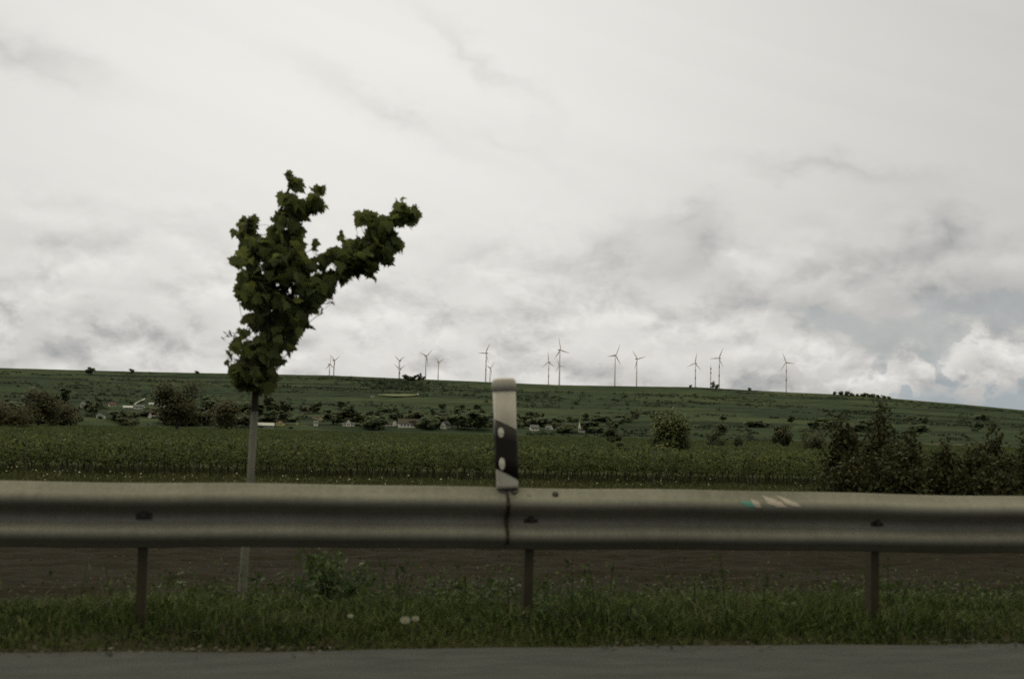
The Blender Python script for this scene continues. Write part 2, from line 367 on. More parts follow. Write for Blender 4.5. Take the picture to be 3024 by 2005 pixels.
M_soil = noisy('soil', [(.3, (.0092, .0068, .0030)), (.5, (.0130, .0098, .0042)), (.72, (.0185, .0142, .0062))], scale=3.5, detail=10, rough=1, bump=.03, bscale=14, spec=.1)
M_verge = noisy('verge_earth', [(.3, (.018, .015, .008)), (.7, (.036, .034, .014))], scale=4, rough=1, bump=.03, spec=.1)
M_meadow = noisy('meadow_earth', [(.3, (.030, .034, .012)), (.7, (.055, .060, .022))], scale=1.2, rough=1, bump=.05, spec=.1)
M_plain = noisy('plain_earth', [(.3, (.032, .036, .016)), (.7, (.055, .060, .024))], scale=.25, rough=1, spec=.1)
M_asphalt = noisy('asphalt', [(.25, (.022, .0235, .0225)), (.5, (.036, .0375, .036)), (.8, (.054, .055, .052))], scale=7, detail=12, rough=.93, bump=.006, bscale=160, spec=.3, stretch=(.35, 1, 1))
def hill_mat():
    M, nt, out = new_mat('hill_vegetation'); L = nt.links.new
    tc = N(nt, 'ShaderNodeTexCoord')
    def nz(st, sc, det=8):
        mp = N(nt, 'ShaderNodeMapping'); mp.inputs['Scale'].default_value = st; L(tc.outputs['Object'], mp.inputs[0])
        n = N(nt, 'ShaderNodeTexNoise'); n.inputs['Scale'].default_value = sc; n.inputs['Detail'].default_value = det; n.inputs['Roughness'].default_value = .65
        L(mp.outputs[0], n.inputs['Vector']); return n.outputs['Fac']
    a = nz((.35, 1, 1), .012); b = nz((.5, 1, 1), .09); c = nz((.05, .75, 1.6), .055)
    def mix(x, y, f):
        n = N(nt, 'ShaderNodeMix', data_type='FLOAT'); n.inputs[0].default_value = f; L(x, n.inputs[2]); L(y, n.inputs[3]); return n.outputs[0]
    mpv = N(nt, 'ShaderNodeMapping'); mpv.inputs['Scale'].default_value = (.45, 1, 0); L(tc.outputs['Object'], mpv.inputs[0])
    vo = N(nt, 'ShaderNodeTexVoronoi', voronoi_dimensions='2D'); vo.inputs['Scale'].default_value = .0085; L(mpv.outputs[0], vo.inputs['Vector'])
    vs = N(nt, 'ShaderNodeSeparateColor'); L(vo.outputs['Color'], vs.inputs[0])
    f = mix(mix(mix(a, b, .35), c, .5), vs.outputs[0], .13)
    rp = ramp(nt, [(.38, (.016, .024, .014)), (.46, (.026, .038, .021)), (.53, (.038, .054, .028)), (.62, (.066, .078, .036))]); L(f, rp.inputs[0])
    d = N(nt, 'ShaderNodeBsdfPrincipled'); L(rp.outputs[0], d.inputs['Base Color']); d.inputs['Roughness'].default_value = 1; d.inputs['Specular IOR Level'].default_value = .05
    bp = N(nt, 'ShaderNodeBump'); bp.inputs['Strength'].default_value = 1; bp.inputs['Distance'].default_value = 4.0; L(b, bp.inputs['Height']); L(bp.outputs[0], d.inputs['Normal'])
    L(d.outputs[0], out.inputs[0]); return M
M_hill = hill_mat()

near_x = np.concatenate([-np.geomspace(30, 3000, 30)[::-1], np.linspace(-29, 40, 280), np.geomspace(41.5, 3000, 40)])
tag(grid('verge', near_x, np.concatenate([np.linspace(5.9, 10.6, 27)]), M_verge, bumpy=lambda x, y: .05*(fbm(x*1.4, y*1.4)-.5)*np.clip((y-6.5), 0, 1)), kind='structure')
tag(grid('field', near_x, np.concatenate([np.linspace(10.3, 30, 150), np.linspace(30.3, 57.4, 60)]), M_soil, bumpy=lambda x, y: .22*(fbm(x*1.7, y*1.7)-.5)*np.clip((y-10.4)/2, 0, 1)*np.clip((56.5-y)/3, 0, 1)+.03*np.sin(y*4.2+.6*np.sin(x*.4))*np.clip((y-10.4)/2, 0, 1)*np.clip((56.5-y)/3, 0, 1)), kind='structure')
tag(grid('meadow', near_x, np.linspace(56.4, 66.8, 14), M_meadow, dz=-.012), kind='structure')
tag(grid('ground', np.concatenate([-np.geomspace(2, 3000, 60)[::-1], np.geomspace(2, 3000, 60)]), np.concatenate([np.linspace(66.0, 300, 40), np.linspace(310, 905, 40)]), M_plain, dz=-.03), kind='structure')
tag(grid('terrain', spread(3000, 41), np.array([-3000, -600, -200, -60, -20, -13.8]), M_plain, dz=-.02), kind='structure')
# hill: polar sheet from the foot to far behind the ridge
def hill():
    rs = np.concatenate([np.linspace(895, 2300, 330), np.linspace(2320, 2600, 12), np.geomspace(2700, 6800, 20)])
    az = np.concatenate([np.linspace(-1.7, -.62, 40), np.linspace(-.6, .62, 520), np.linspace(.64, 1.7, 40)])
    A, Rr = np.meshgrid(az, rs)
    X = Rr*(np.sin(A)*rgt_h[0]+np.cos(A)*fwd_h[0]); Y = Rr*(np.sin(A)*rgt_h[1]+np.cos(A)*fwd_h[1])
    Z = zf(X, Y) + np.where(Rr < 2290, 2.2*(fbm(X/14., Y/9., 4)-.5)*np.clip((Rr-900)/80, 0, 1), .5*(fbm(X/14., Y/9., 3)-.5))
    Z[0] -= .3
    V = np.stack([X, Y, Z], -1).reshape(-1, 3); nx, ny = len(az), len(rs)
    i = (np.arange(ny-1)[:, None]*nx+np.arange(nx-1)[None]).reshape(-1); F = np.stack([i, i+1, i+nx+1, i+nx], 1)
    me = bpy.data.meshes.new('hill'); me.vertices.add(len(V)); me.vertices.foreach_set('co', V.astype(np.float32).ravel())
    me.loops.add(F.size); me.loops.foreach_set('vertex_index', F.astype(np.int32).ravel())
    me.polygons.add(len(F)); me.polygons.foreach_set('loop_start', np.arange(0, F.size, 4, dtype=np.int32)); me.update(calc_edges=True)
    me.polygons.foreach_set('use_smooth', [True]*len(F))
    tag(link('hill', me, M_hill), kind='structure')
hill()
# road slab with a real broken edge
xs = np.concatenate([-np.geomspace(12, 3000, 40)[::-1], np.linspace(-11.9, 16, 190), np.geomspace(16.2, 3000, 40)])
edge = 6.60+.085*(fbm(xs*1.1, xs*0+3.3)-.5)*2+.02*(vnoise(xs*6, xs*0)-.5)
V = []; F = []
for x, e in zip(xs, edge): V += [(x, -14, 0), (x, e-.25, 0), (x, e-.02, -.004), (x, e, -.02), (x, e, -.14)]
for i in range(len(xs)-1):
    for j in range(4): F.append((i*5+j, (i+1)*5+j, (i+1)*5+j+1, i*5+j+1))
tag(link('road', indexed('road', V, F), M_asphalt), kind='structure')

# ------------------------------------------------------------------ guardrail
RY = 7.46
def zinc():
    M, nt, out = new_mat('weathered_zinc'); L = nt.links.new
    tc = N(nt, 'ShaderNodeTexCoord')
    def nz(st, sc, det):
        mp = N(nt, 'ShaderNodeMapping'); mp.inputs['Scale'].default_value = st; L(tc.outputs['Object'], mp.inputs[0])
        n = N(nt, 'ShaderNodeTexNoise'); n.inputs['Scale'].default_value = sc; n.inputs['Detail'].default_value = det; n.inputs['Roughness'].default_value = .65; L(mp.outputs[0], n.inputs['Vector']); return n.outputs['Fac']
    a = nz((.3, 1, 2), 2.0, 8); b = nz((7, 1, .5), 2.4, 6); c = nz((1, 1, 1), 42, 4)
    m1 = N(nt, 'ShaderNodeMix', data_type='FLOAT'); m1.inputs[0].default_value = .22; L(a, m1.inputs[2]); L(b, m1.inputs[3])
    m2 = N(nt, 'ShaderNodeMix', data_type='FLOAT'); m2.inputs[0].default_value = .25; L(m1.outputs[0], m2.inputs[2]); L(c, m2.inputs[3])
    rp = ramp(nt, [(.34, (.120, .115, .090)), (.46, (.166, .160, .130)), (.56, (.208, .201, .167)), (.68, (.254, .246, .208))]); L(m2.outputs[0], rp.inputs[0])
    d = N(nt, 'ShaderNodeBsdfPrincipled'); L(rp.outputs[0], d.inputs['Base Color']); d.inputs['Metallic'].default_value = .15; d.inputs['Specular IOR Level'].default_value = .35
    rr = N(nt, 'ShaderNodeMapRange'); L(m2.outputs[0], rr.inputs[0]); rr.inputs[1].default_value = .3; rr.inputs[2].default_value = .7; rr.inputs[3].default_value = .75; rr.inputs[4].default_value = .5; L(rr.outputs[0], d.inputs['Roughness'])
    L(d.outputs[0], out.inputs[0]); return M
M_zinc = zinc()
M_joint = noisy('joint_dark', [(.3, (.020, .014, .009)), (.7, (.055, .042, .027))], scale=30, rough=.95)
M_zincpost = noisy('rusty_post', [(.3, (.040, .032, .019)), (.7, (.066, .055, .033))], scale=4, rough=.6, metallic=.3)
M_bolt = plain('dark_steel', (.05, .045, .04), .6, .4)
M_teal = plain('teal_paint', (.075, .22, .19), .6)
M_pink = plain('pale_paint', (.36, .31, .27), .6)
PROF = [(.310, .004), (.302, .010), (.262, .062), (.248, .076), (.230, .083), (.212, .078), (.195, .060), (.172, .014), (.160, .004), (.146, .0), (.132, .002), (.118, .012), (.100, .042), (.084, .060), (.064, .066), (.046, .060), (.034, .046), (.008, .010), (0, .004)]
ZS = 1.16; PROF = [(z*ZS, p) for z, p in PROF]; RB = .778-.31*ZS
def prof_p(z): # protrusion at height z above the rail's bottom
    zz = [p[0] for p in PROF][::-1]; pp = [p[1] for p in PROF][::-1]; return float(np.interp(z, zz, pp))
def beam(x0, x1, proud):
    V = []; F = []; n = 40
    xs_ = np.linspace(x0, x1, n); k = len(PROF)
    for side in (0, 1):
        for i, x in enumerate(xs_):
            d = .005*math.sin(x*.9)+.004*math.sin(x*2.3+1)+.003*math.sin(x*5.1+2)
            for z, p in PROF: V.append((x, -p-proud+side*.003-.5*d*math.sin(3+z*9), RB+z+d*.7))
    o = n*k
    for i in range(n-1):
        for j in range(k-1):
            F.append((i*k+j, i*k+j+1, (i+1)*k+j+1, (i+1)*k+j)); F.append((o+i*k+j, o+(i+1)*k+j, o+(i+1)*k+j+1, o+i*k+j+1))
        F.append((i*k, (i+1)*k, o+(i+1)*k, o+i*k)); F.append((i*k+k-1, o+i*k+k-1, o+(i+1)*k+k-1, (i+1)*k+k-1))
    for i in (0, n-1):
        for j in range(k-1): F.append((i*k+j, o+i*k+j, o+i*k+j+1, i*k+j+1))
    return V, F
rail = tag(empty('guardrail', (0, RY, 0)), 'long grey galvanised steel crash barrier running along the road edge', 'guardrail')
XJ = at_y(505.7, 520, RY)[0]
me_post = None
px_posts = [at_y(335*DS, 515, RY)[0], at_y(1225*DS, 520, RY)[0], at_y(2025*DS, 522, RY)[0]]
step = (px_posts[2]-px_posts[0])/2
print('post spacing', px_posts, step, 'joint', XJ)
for i in range(-4, 5):
    x0 = XJ + i*2*step
    o = link('beam', indexed('beam', *beam(x0, x0+2*step+.16, (.0 if i % 2 else 0.011))), M_zinc, rail)
    o.data.polygons.foreach_set('use_smooth', [True]*len(o.data.polygons))
for i in range(-7, 9):
    x = px_posts[1]+i*step
    V = []; F = []
    sec = [(-.027, .012), (-.027, .095), (-.023, .095), (-.023, .016), (.023, .016), (.023, .095), (.027, .095), (.027, .012)]
    for z in (-.5, .68):
        for a, b in sec: V.append((x+a, b+.0, z))
    k = len(sec)
    for j in range(k): F.append((j, (j+1) % k, k+(j+1) % k, k+j))
    F.append(tuple(range(k))); F.append(tuple(range(k, 2*k)))
    p = link('post', indexed('post', V, F), M_zincpost, rail)
    b = MB(); b.box((x, -.012, RB+.155*ZS), (.085, .004, .05)); b.tube([(x, -.014, RB+.155*ZS), (x, -.032, RB+.155*ZS)], [.020, .016], 10); b.obj('bolt', M_bolt, rail)
for bx, by in [(1188, 1138), (1282, 1141)]:
    q = at_y(bx*DS, by*DS, RY-.04); z = q[2]-RB; p = prof_p(z)
    b = MB(); nrm = np.array((0, -.78, .62)); c = np.array((q[0], -p-.005, q[2]))
    b.tube([c, c+nrm*.010, c+nrm*.016], [.020, .019, .012], 10); b.obj('bolt', M_bolt, rail)
for lx in (-.05, -.13):
    for zz in (.318, .133):
        c = np.array((XJ-lx, -prof_p(zz)-.006, RB+zz)); nrm = np.array((0, -.8, .6)); b = MB(); b.tube([c-nrm*.004, c+nrm*.007], [.014, .012], 8); b.obj('bolt', M_zinc, rail)
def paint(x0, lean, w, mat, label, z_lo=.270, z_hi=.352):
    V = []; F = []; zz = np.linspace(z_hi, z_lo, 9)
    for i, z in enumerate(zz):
        t = i/8; ww = w*(.55+.45*math.sin(2.5*t+.4)); xc = x0+lean*t+(.0015 if mat is M_joint else .006)*math.sin(5*t)
        y = -prof_p(z)-.017 if mat is M_joint else -prof_p(z)-.0125
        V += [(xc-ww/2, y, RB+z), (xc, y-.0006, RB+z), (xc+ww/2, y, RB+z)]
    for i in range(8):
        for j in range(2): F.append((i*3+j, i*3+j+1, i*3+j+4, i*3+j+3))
    o = link('rail_mark', indexed('rail_mark', V, F), mat, rail); o['label'] = label
paint(XJ-.006, .010, .020, M_joint, 'dark joint line across the rail', .03, .335)  # dark brown strip laid over the lap joint to draw its line
pX = lambda dx, dy: at_y(dx*DS, dy*DS, RY-.03)[0]
paint(pX(1697, 1142), .09, .085, M_teal, 'teal spray paint streak on the rail')
paint(pX(1728, 1158), .05, .045, M_pink, 'pale paint streak on the rail', .268, .318)
paint(pX(1752, 1145), .13, .10, M_pink, 'pale paint streak on the rail', .272, .346)
paint(pX(1792, 1152), .12, .08, M_pink, 'pale paint streak on the rail', .276, .338)

# ------------------------------------------------------------------ delineator post on the rail
M_white = noisy('dirty_white_plastic_c', [(.3, (.34, .315, .27)), (.5, (.46, .43, .38)), (.8, (.56, .53, .475))], scale=9, detail=8, rough=.55, spec=.35, stretch=(1, 1, .4))
M_black = plain('black_film', (.014, .011, .008), .5)
M_refl = plain('pale_reflector', (.66, .66, .56), .35)
def delineator():
    base = at_y(507.3, 489, RY-.01)
    root = tag(empty('delineator_post', (base[0], RY-.012, .776)), 'white plastic roadside marker post with black slanted band standing on the rail', 'marker post')
    root.rotation_euler = (0, R(-3.4), 0)
    n = 28; W, D = .066, .042
    def sect(a, off=0): 
        c, s = math.cos(a), math.sin(a); e = .55
        return (math.copysign(abs(c)**e, c)*(W+off), math.copysign(abs(s)**e, s)*(D+off))
    def shell(z_of, off):
        V = []; F = []; rows = len(z_of)
        for r_, f in enumerate(z_of):
            for j in range(n):
                a = 2*math.pi*j/n; z, sc = f(sect(a)[0]); x, y = sect(a, off); V.append((x*sc, y*sc, z))
        for r_ in range(rows-1):
            for j in range(n): F.append((r_*n+j, r_*n+(j+1) % n, (r_+1)*n+(j+1) % n, (r_+1)*n+j))
        F.append(tuple(range(n))[::-1]); F.append(tuple((rows-1)*n+j for j in range(n)))
        return V, F
    k = lambda z, s=1.0: (lambda x: (z, s))
    link('post_body', indexed('post_body', *shell([k(.0, .95), k(.02, .95), k(.05, .96), k(.3, .98), k(.585, 1.02)], 0), True), M_white, root)
    link('cap', indexed('cap', *shell([k(.572, 1.06), k(.612, 1.06), k(.628, 1.02), k(.640, .93), k(.646, .78), k(.648, .4)], .001), True), M_white, root)
    sl = lambda zl, zr, s=1.0: (lambda x: (zl+(zr-zl)*(x+W)/(2*W), s))
    link('band', indexed('band', *shell([sl(.118, .045, .985), sl(.2, .15, .99), sl(.3, .26, 1.0), sl(.408, .338, 1.01)], .0025), True), M_black, root)
    for z0, z1_ in ((.300, .356), (.112, .180)):
        b = MB(); zs = np.linspace(z0, z1_, 7)
        V = []; F = []
        for i, z in enumerate(zs):
            h = .017*math.sqrt(max(.15, 1-((i-3)/3.3)**2))
            for q in (-1, 1): V.append((-.036+q*h, -D-.004-.004*(1-abs(i-3)/3.5), z))
            for q in (-1, 1): V.append((-.036+q*h, -D+.004, z))
        for i in range(6):
            a = i*4; F += [(a, a+1, a+5, a+4), (a, a+4, a+6, a+2), (a+1, a+3, a+7, a+5)]
        link('reflector', indexed('reflector', V, F), M_refl, root)
    b = MB(); b.box((0, .047, -.03), (.09, .012, .18)); b.tube([(0, .05, -.05), (0, .03, -.05)], [.012, .012], 8); b.obj('bracket', M_zincpost, root)
delineator()

# ------------------------------------------------------------------ leaves, grass
M_grass = foliage('verge_grass', [(.016, .020, .007), (.036, .053, .015), (.068, .098, .026), (.125, .145, .050)], .32, pscale=.8, patch=.55, spec=.1)
M_meadowgrass = foliage('meadow_grass', [(.034, .042, .014), (.055, .066, .022), (.080, .088, .032), (.125, .120, .055)], .25, pscale=.25, patch=.25, spec=.1)
def blades(x, y, h, w, lean, zfun=zf, r=rng):
    n = len(x); z = zfun(x, y); a = r.random(n)*2*np.pi; lx = np.cos(a)*lean*h; ly = np.sin(a)*lean*h
    b = r.random(n)*np.pi; dx = np.cos(b)*w*.5; dy = np.sin(b)*w*.5
    P0 = np.stack([x, y, z-.01], 1); D = np.stack([dx, dy, 0*dx], 1)
    P1 = P0+np.stack([lx*.3, ly*.3, h*.55], 1); P2 = P0+np.stack([lx, ly, h*(1-.25*lean)], 1)
    q1 = np.stack([P0-D, P0+D, P1+D*.8, P1-D*.8], 1); q2 = np.stack([P1-D*.8, P1+D*.8, P2+D*.12, P2-D*.12], 1)
    n4 = np.concatenate([q1, q2], 0)
    return n4
def verge_grass():
    n = 150000; x = rng.uniform(-9, 15, n); y = rng.uniform(6.66, 10.4, n)
    den = fbm(x*.8, y*.8); f = np.clip((9.0-y+1.2*(fbm(x*.5+2, y*.4)-.45)+.5*np.clip((x-2)/4, 0, 1))/.8, 0, 1)
    keep = rng.random(n) < np.clip(f*1.3*np.clip((den-.22)*3.4, .12, 1)+.04, 0, 1)
    x, y = x[keep], y[keep]; n = len(x)
    h = (.04+.15*np.clip(fbm(x*1.1+7, y*1.3)*1.7-.3, .08, 1))*rng.uniform(.5, 1.25, n)*np.clip((y-6.4)/.9, .3, 1)
    me = soup('verge_grass', blades(x, y, h, rng.uniform(.006, .013, n), rng.uniform(.15, .9, n)))
    tag(link('verge_grass', me, M_grass), 'dark green grass growing along the road edge', 'grass', kind='stuff')
verge_grass()
def meadow_grass():
    n = 52000; x = rng.uniform(-28, 62, n); y = rng.uniform(56.4, 66.8, n)
    h = rng.uniform(.15, .5, n)*(.6+.8*fbm(x*.3, y*.3)); 
    me = soup('meadow_grass', blades(x, y, h, rng.uniform(.025, .055, n), rng.uniform(.1, .7, n)))
    tag(link('meadow_grass', me, M_meadowgrass), 'pale tall grass strip in front of the vineyard', 'grass', kind='stuff')
    n = 1000; x = rng.uniform(-28, 62, n); y = rng.uniform(57, 66, n); k = rng.random(n) < np.clip((fbm(x*.15, y*.2+4)-.38)*4, .05, 1); x, y = x[k], y[k]
    c = np.stack([x, y, zf(x, y)+rng.uniform(.3, .62, len(x))], 1)
    Mf = foliage('meadow_flower', [(.20, .19, .09), (.34, .32, .20), (.45, .43, .34)], .2)
    tag(link('meadow_flowers', soup('meadow_flowers', leaf_cards(c, rng.uniform(.05, .11, len(c)), asp=1)), Mf), 'pale blossoms scattered through the grass strip', 'flowers', kind='stuff')
meadow_grass()
M_weed = foliage('weed_leaf', [(.028, .042, .013), (.050, .076, .022), (.080, .108, .034)], .3, pscale=2, spec=.15)
def weed_plant(w, h, n, leaf, stems=9):
    """low leafy plant: stems fanning out of the root with leaves along them"""
    b = MB(); C = []
    for i in range(stems):
        a = random.random()*6.28; tilt = random.uniform(.15, 1)*w; top = np.array((math.cos(a)*tilt, math.sin(a)*tilt*.8, h*random.uniform(.55, 1)*(1-.35*tilt/w)))
        pts = [np.zeros(3), top*np.array((.35, .35, .55)), top]; b.tube(pts, [.005, .004, .002], 4)
        for t in np.linspace(.2, 1, max(3, n//stems)):
            p = pts[1]*2*t*(1-t)+top*t*t; C.append(p+rng.normal(size=3)*leaf*.7)
    return b.mesh('stems'), soup('leaves', leaf_cards(np.array(C), rng.uniform(.6, 1.3, len(C))*leaf, droop=.2, asp=.55))
M_stem = plain('green_stem', (.035, .045, .018), .7)
def place_plant(name, label, cat, px, py, d, w, h, n, leaf, group=None, mat=None):
    p = at_depth(px, py, d); root = tag(empty(name, (p[0], p[1], z1(p[0], p[1])-.02)), label, cat, group)
    a, b = weed_plant(w, h, n, leaf, 11); link('stems', a, M_stem, root); link('foliage', b, mat or M_weed, root); return root
place_plant('leafy_bush', 'low bright green leafy bush growing behind the rail right of the young tree', 'bush', 328, 608, 9.6, .48, .60, 620, .055, mat=foliage('bright_weed', [(.036, .060, .020), (.060, .096, .030), (.09, .13, .042)], .35, pscale=2))
def tall_weeds():
    # dock, cow parsley stems and dry stalks standing out of the verge
    b = MB(); C = []
    for i in range(230):
        x = rng.uniform(-7, 14); y = 7.0+rng.random()*2.3; g = z1(x, y)
        if fbm(x*.6+5, y*.8) < .42: continue
        h = rng.uniform(.16, .42)*(1 if y > 7.5 else .6); lx, ly = rng.normal(size=2)*.06
        b.tube([(x, y, g), (x+lx*.4, y+ly*.4, g+h*.6), (x+lx, y+ly, g+h)], [.004, .003, .0015], 4)
        for t in rng.uniform(.15, 1, 9): C.append((x+lx*t+rng.normal()*.03, y+ly*t+rng.normal()*.03, g+h*t))
    o = link('tall_weeds', b.mesh('tall_weeds'), M_stem)
    C = np.array(C); me = soup('tall_weeds', leaf_cards(C, rng.uniform(.03, .085, len(C)), asp=.4, droop=.1)); me.materials.append(M_weed)
    tag(o, 'stalks of tall weeds standing in the verge grass', 'weeds', kind='stuff'); q = link('tall_weed_leaves', me, M_weed); tag(q, 'leaves of tall weeds standing in the verge grass', 'weeds', kind='stuff')
def weeds():
    C = []; 
    for i in range(520):
        x = rng.uniform(-6, 14); y = 8.7+abs(rng.normal())*2.0
        if fbm(x*.35+3, y*.5)*1.4+(.30 if x > 1.4 else 0) < .64: continue
        s = rng.uniform(.10, .30); m_ = int(60*s/.2)
        d = rng.normal(size=(m_, 3))*np.array((s, s, s*.35)); d[:, 2] = np.abs(d[:, 2])*1.1
        C.append(d+np.array((x, y, z1(x, y))))
    C = np.concatenate(C)
    tag(link('weeds', soup('weeds', leaf_cards(C, rng.uniform(.02, .06, len(C)), asp=.5)), M_weed), 'scattered green weeds growing on the bare soil behind the rail', 'weeds', kind='stuff')
def gravel():
    n = 2600; x = rng.uniform(-7, 12, n); y = 6.62+rng.normal(size=n)*.10; k = fbm(x*.9, y*0+2) > .40; x, y = x[k], y[k]; n = len(x)
    c = np.stack([x, y, np.where(y < 6.55, .004, -.012)+rng.uniform(0, .008, n)], 1)
    tag(link('gravel', soup('gravel', flat_cards(c, rng.uniform(.008, .035, n), asp=.8, tilt=.25)), foliage('gravel', [(.03, .028, .024), (.06, .056, .048), (.12, .115, .10)], 0, rough=1, spec=.1)), 'loose gravel and crumbs along the edge of the asphalt', 'gravel', kind='stuff')
    n = 900; x = rng.uniform(-7, 13, n); y = rng.uniform(6.75, 8.9, n); k = fbm(x*.7+9, y*.6) > .47; x, y = x[k], y[k]; n = len(x)
    me = soup('dry_grass', blades(x, y, rng.uniform(.10, .30, n), rng.uniform(.004, .008, n), rng.uniform(.1, .8, n)))
    tag(link('dry_grass', me, foliage('dry_grass', [(.10, .088, .045), (.16, .14, .075), (.23, .20, .11)], .3)), 'dry straw coloured stalks among the verge grass', 'dry grass', kind='stuff')
gravel()
weeds()
tall_weeds()
def clods():
    n = 26000; y = 10.0+rng.random(n)**1.6*22; x = rng.uniform(-.32, .78, n)*y+rng.uniform(-3, 3, n)
    c = np.stack([x, y, zf(x, y)+rng.uniform(.003, .016, n)], 1)
    Mc = foliage('clod', [(.0125, .0096, .005), (.0145, .0112, .006), (.018, .014, .0076), (.040, .033, .019), (.11, .095, .06)], 0, patch=.05, rough=1, spec=.05)
    tag(link('soil_clods', soup('soil_clods', flat_cards(c, rng.uniform(.010, .04, n)*(.5+y/20), asp=.6, tilt=.08)), Mc), 'brown clods and straw lying on the bare field', 'clods', kind='stuff')
clods()
# three white flowers in the verge grass
M_petal = plain('white_petal', (.42, .43, .34), .7); M_eye = plain('flower_eye', (.45, .33, .06), .8)
for px, py, s, lab in [(935*DS, 1429*DS, .028, 'largest white flower in the verge grass, middle of the three'), (959*DS, 1426*DS, .021, 'white flower in the verge grass just right of the largest one'), (809*DS, 1420*DS, .015, 'small white flower in the verge grass, leftmost of the three')]:
    p = at_y(px, py, 6.95); g = z1(p[0], p[1])
    root = tag(empty('white_flower', (p[0], p[1], g)), lab, 'flower', 'white flowers in the verge')
    h = max(.05, p[2]-g); b = MB(); b.tube([(0, 0, 0), (.01, 0, h*.6), (0, 0, h)], [.004, .003, .003], 5); b.obj('stem', M_stem, root)
    V = []; F = []
    for j in range(9):
        a = j*2*math.pi/9; ca, sa = math.cos(a), math.sin(a)
        for r_, wd, up in ((.15, .12, 0), (.65, .30, .25), (1.0, .12, .2)):
            for q in (-1, 1): V.append(((ca*r_-sa*wd*q)*s, -.012-up*.3*s, h+(sa*r_*.7+ca*wd*q)*s))
        o = j*6; F += [(o, o+1, o+3, o+2), (o+2, o+3, o+5, o+4)]
    link('petals', indexed('petals', V, F), M_petal, root)
    b = MB(); b.tube([(0, -.008, h), (0, -.016, h), (0, -.02, h)], [s*.28, s*.24, s*.1], 8); b.obj('flower_head', M_eye, root)

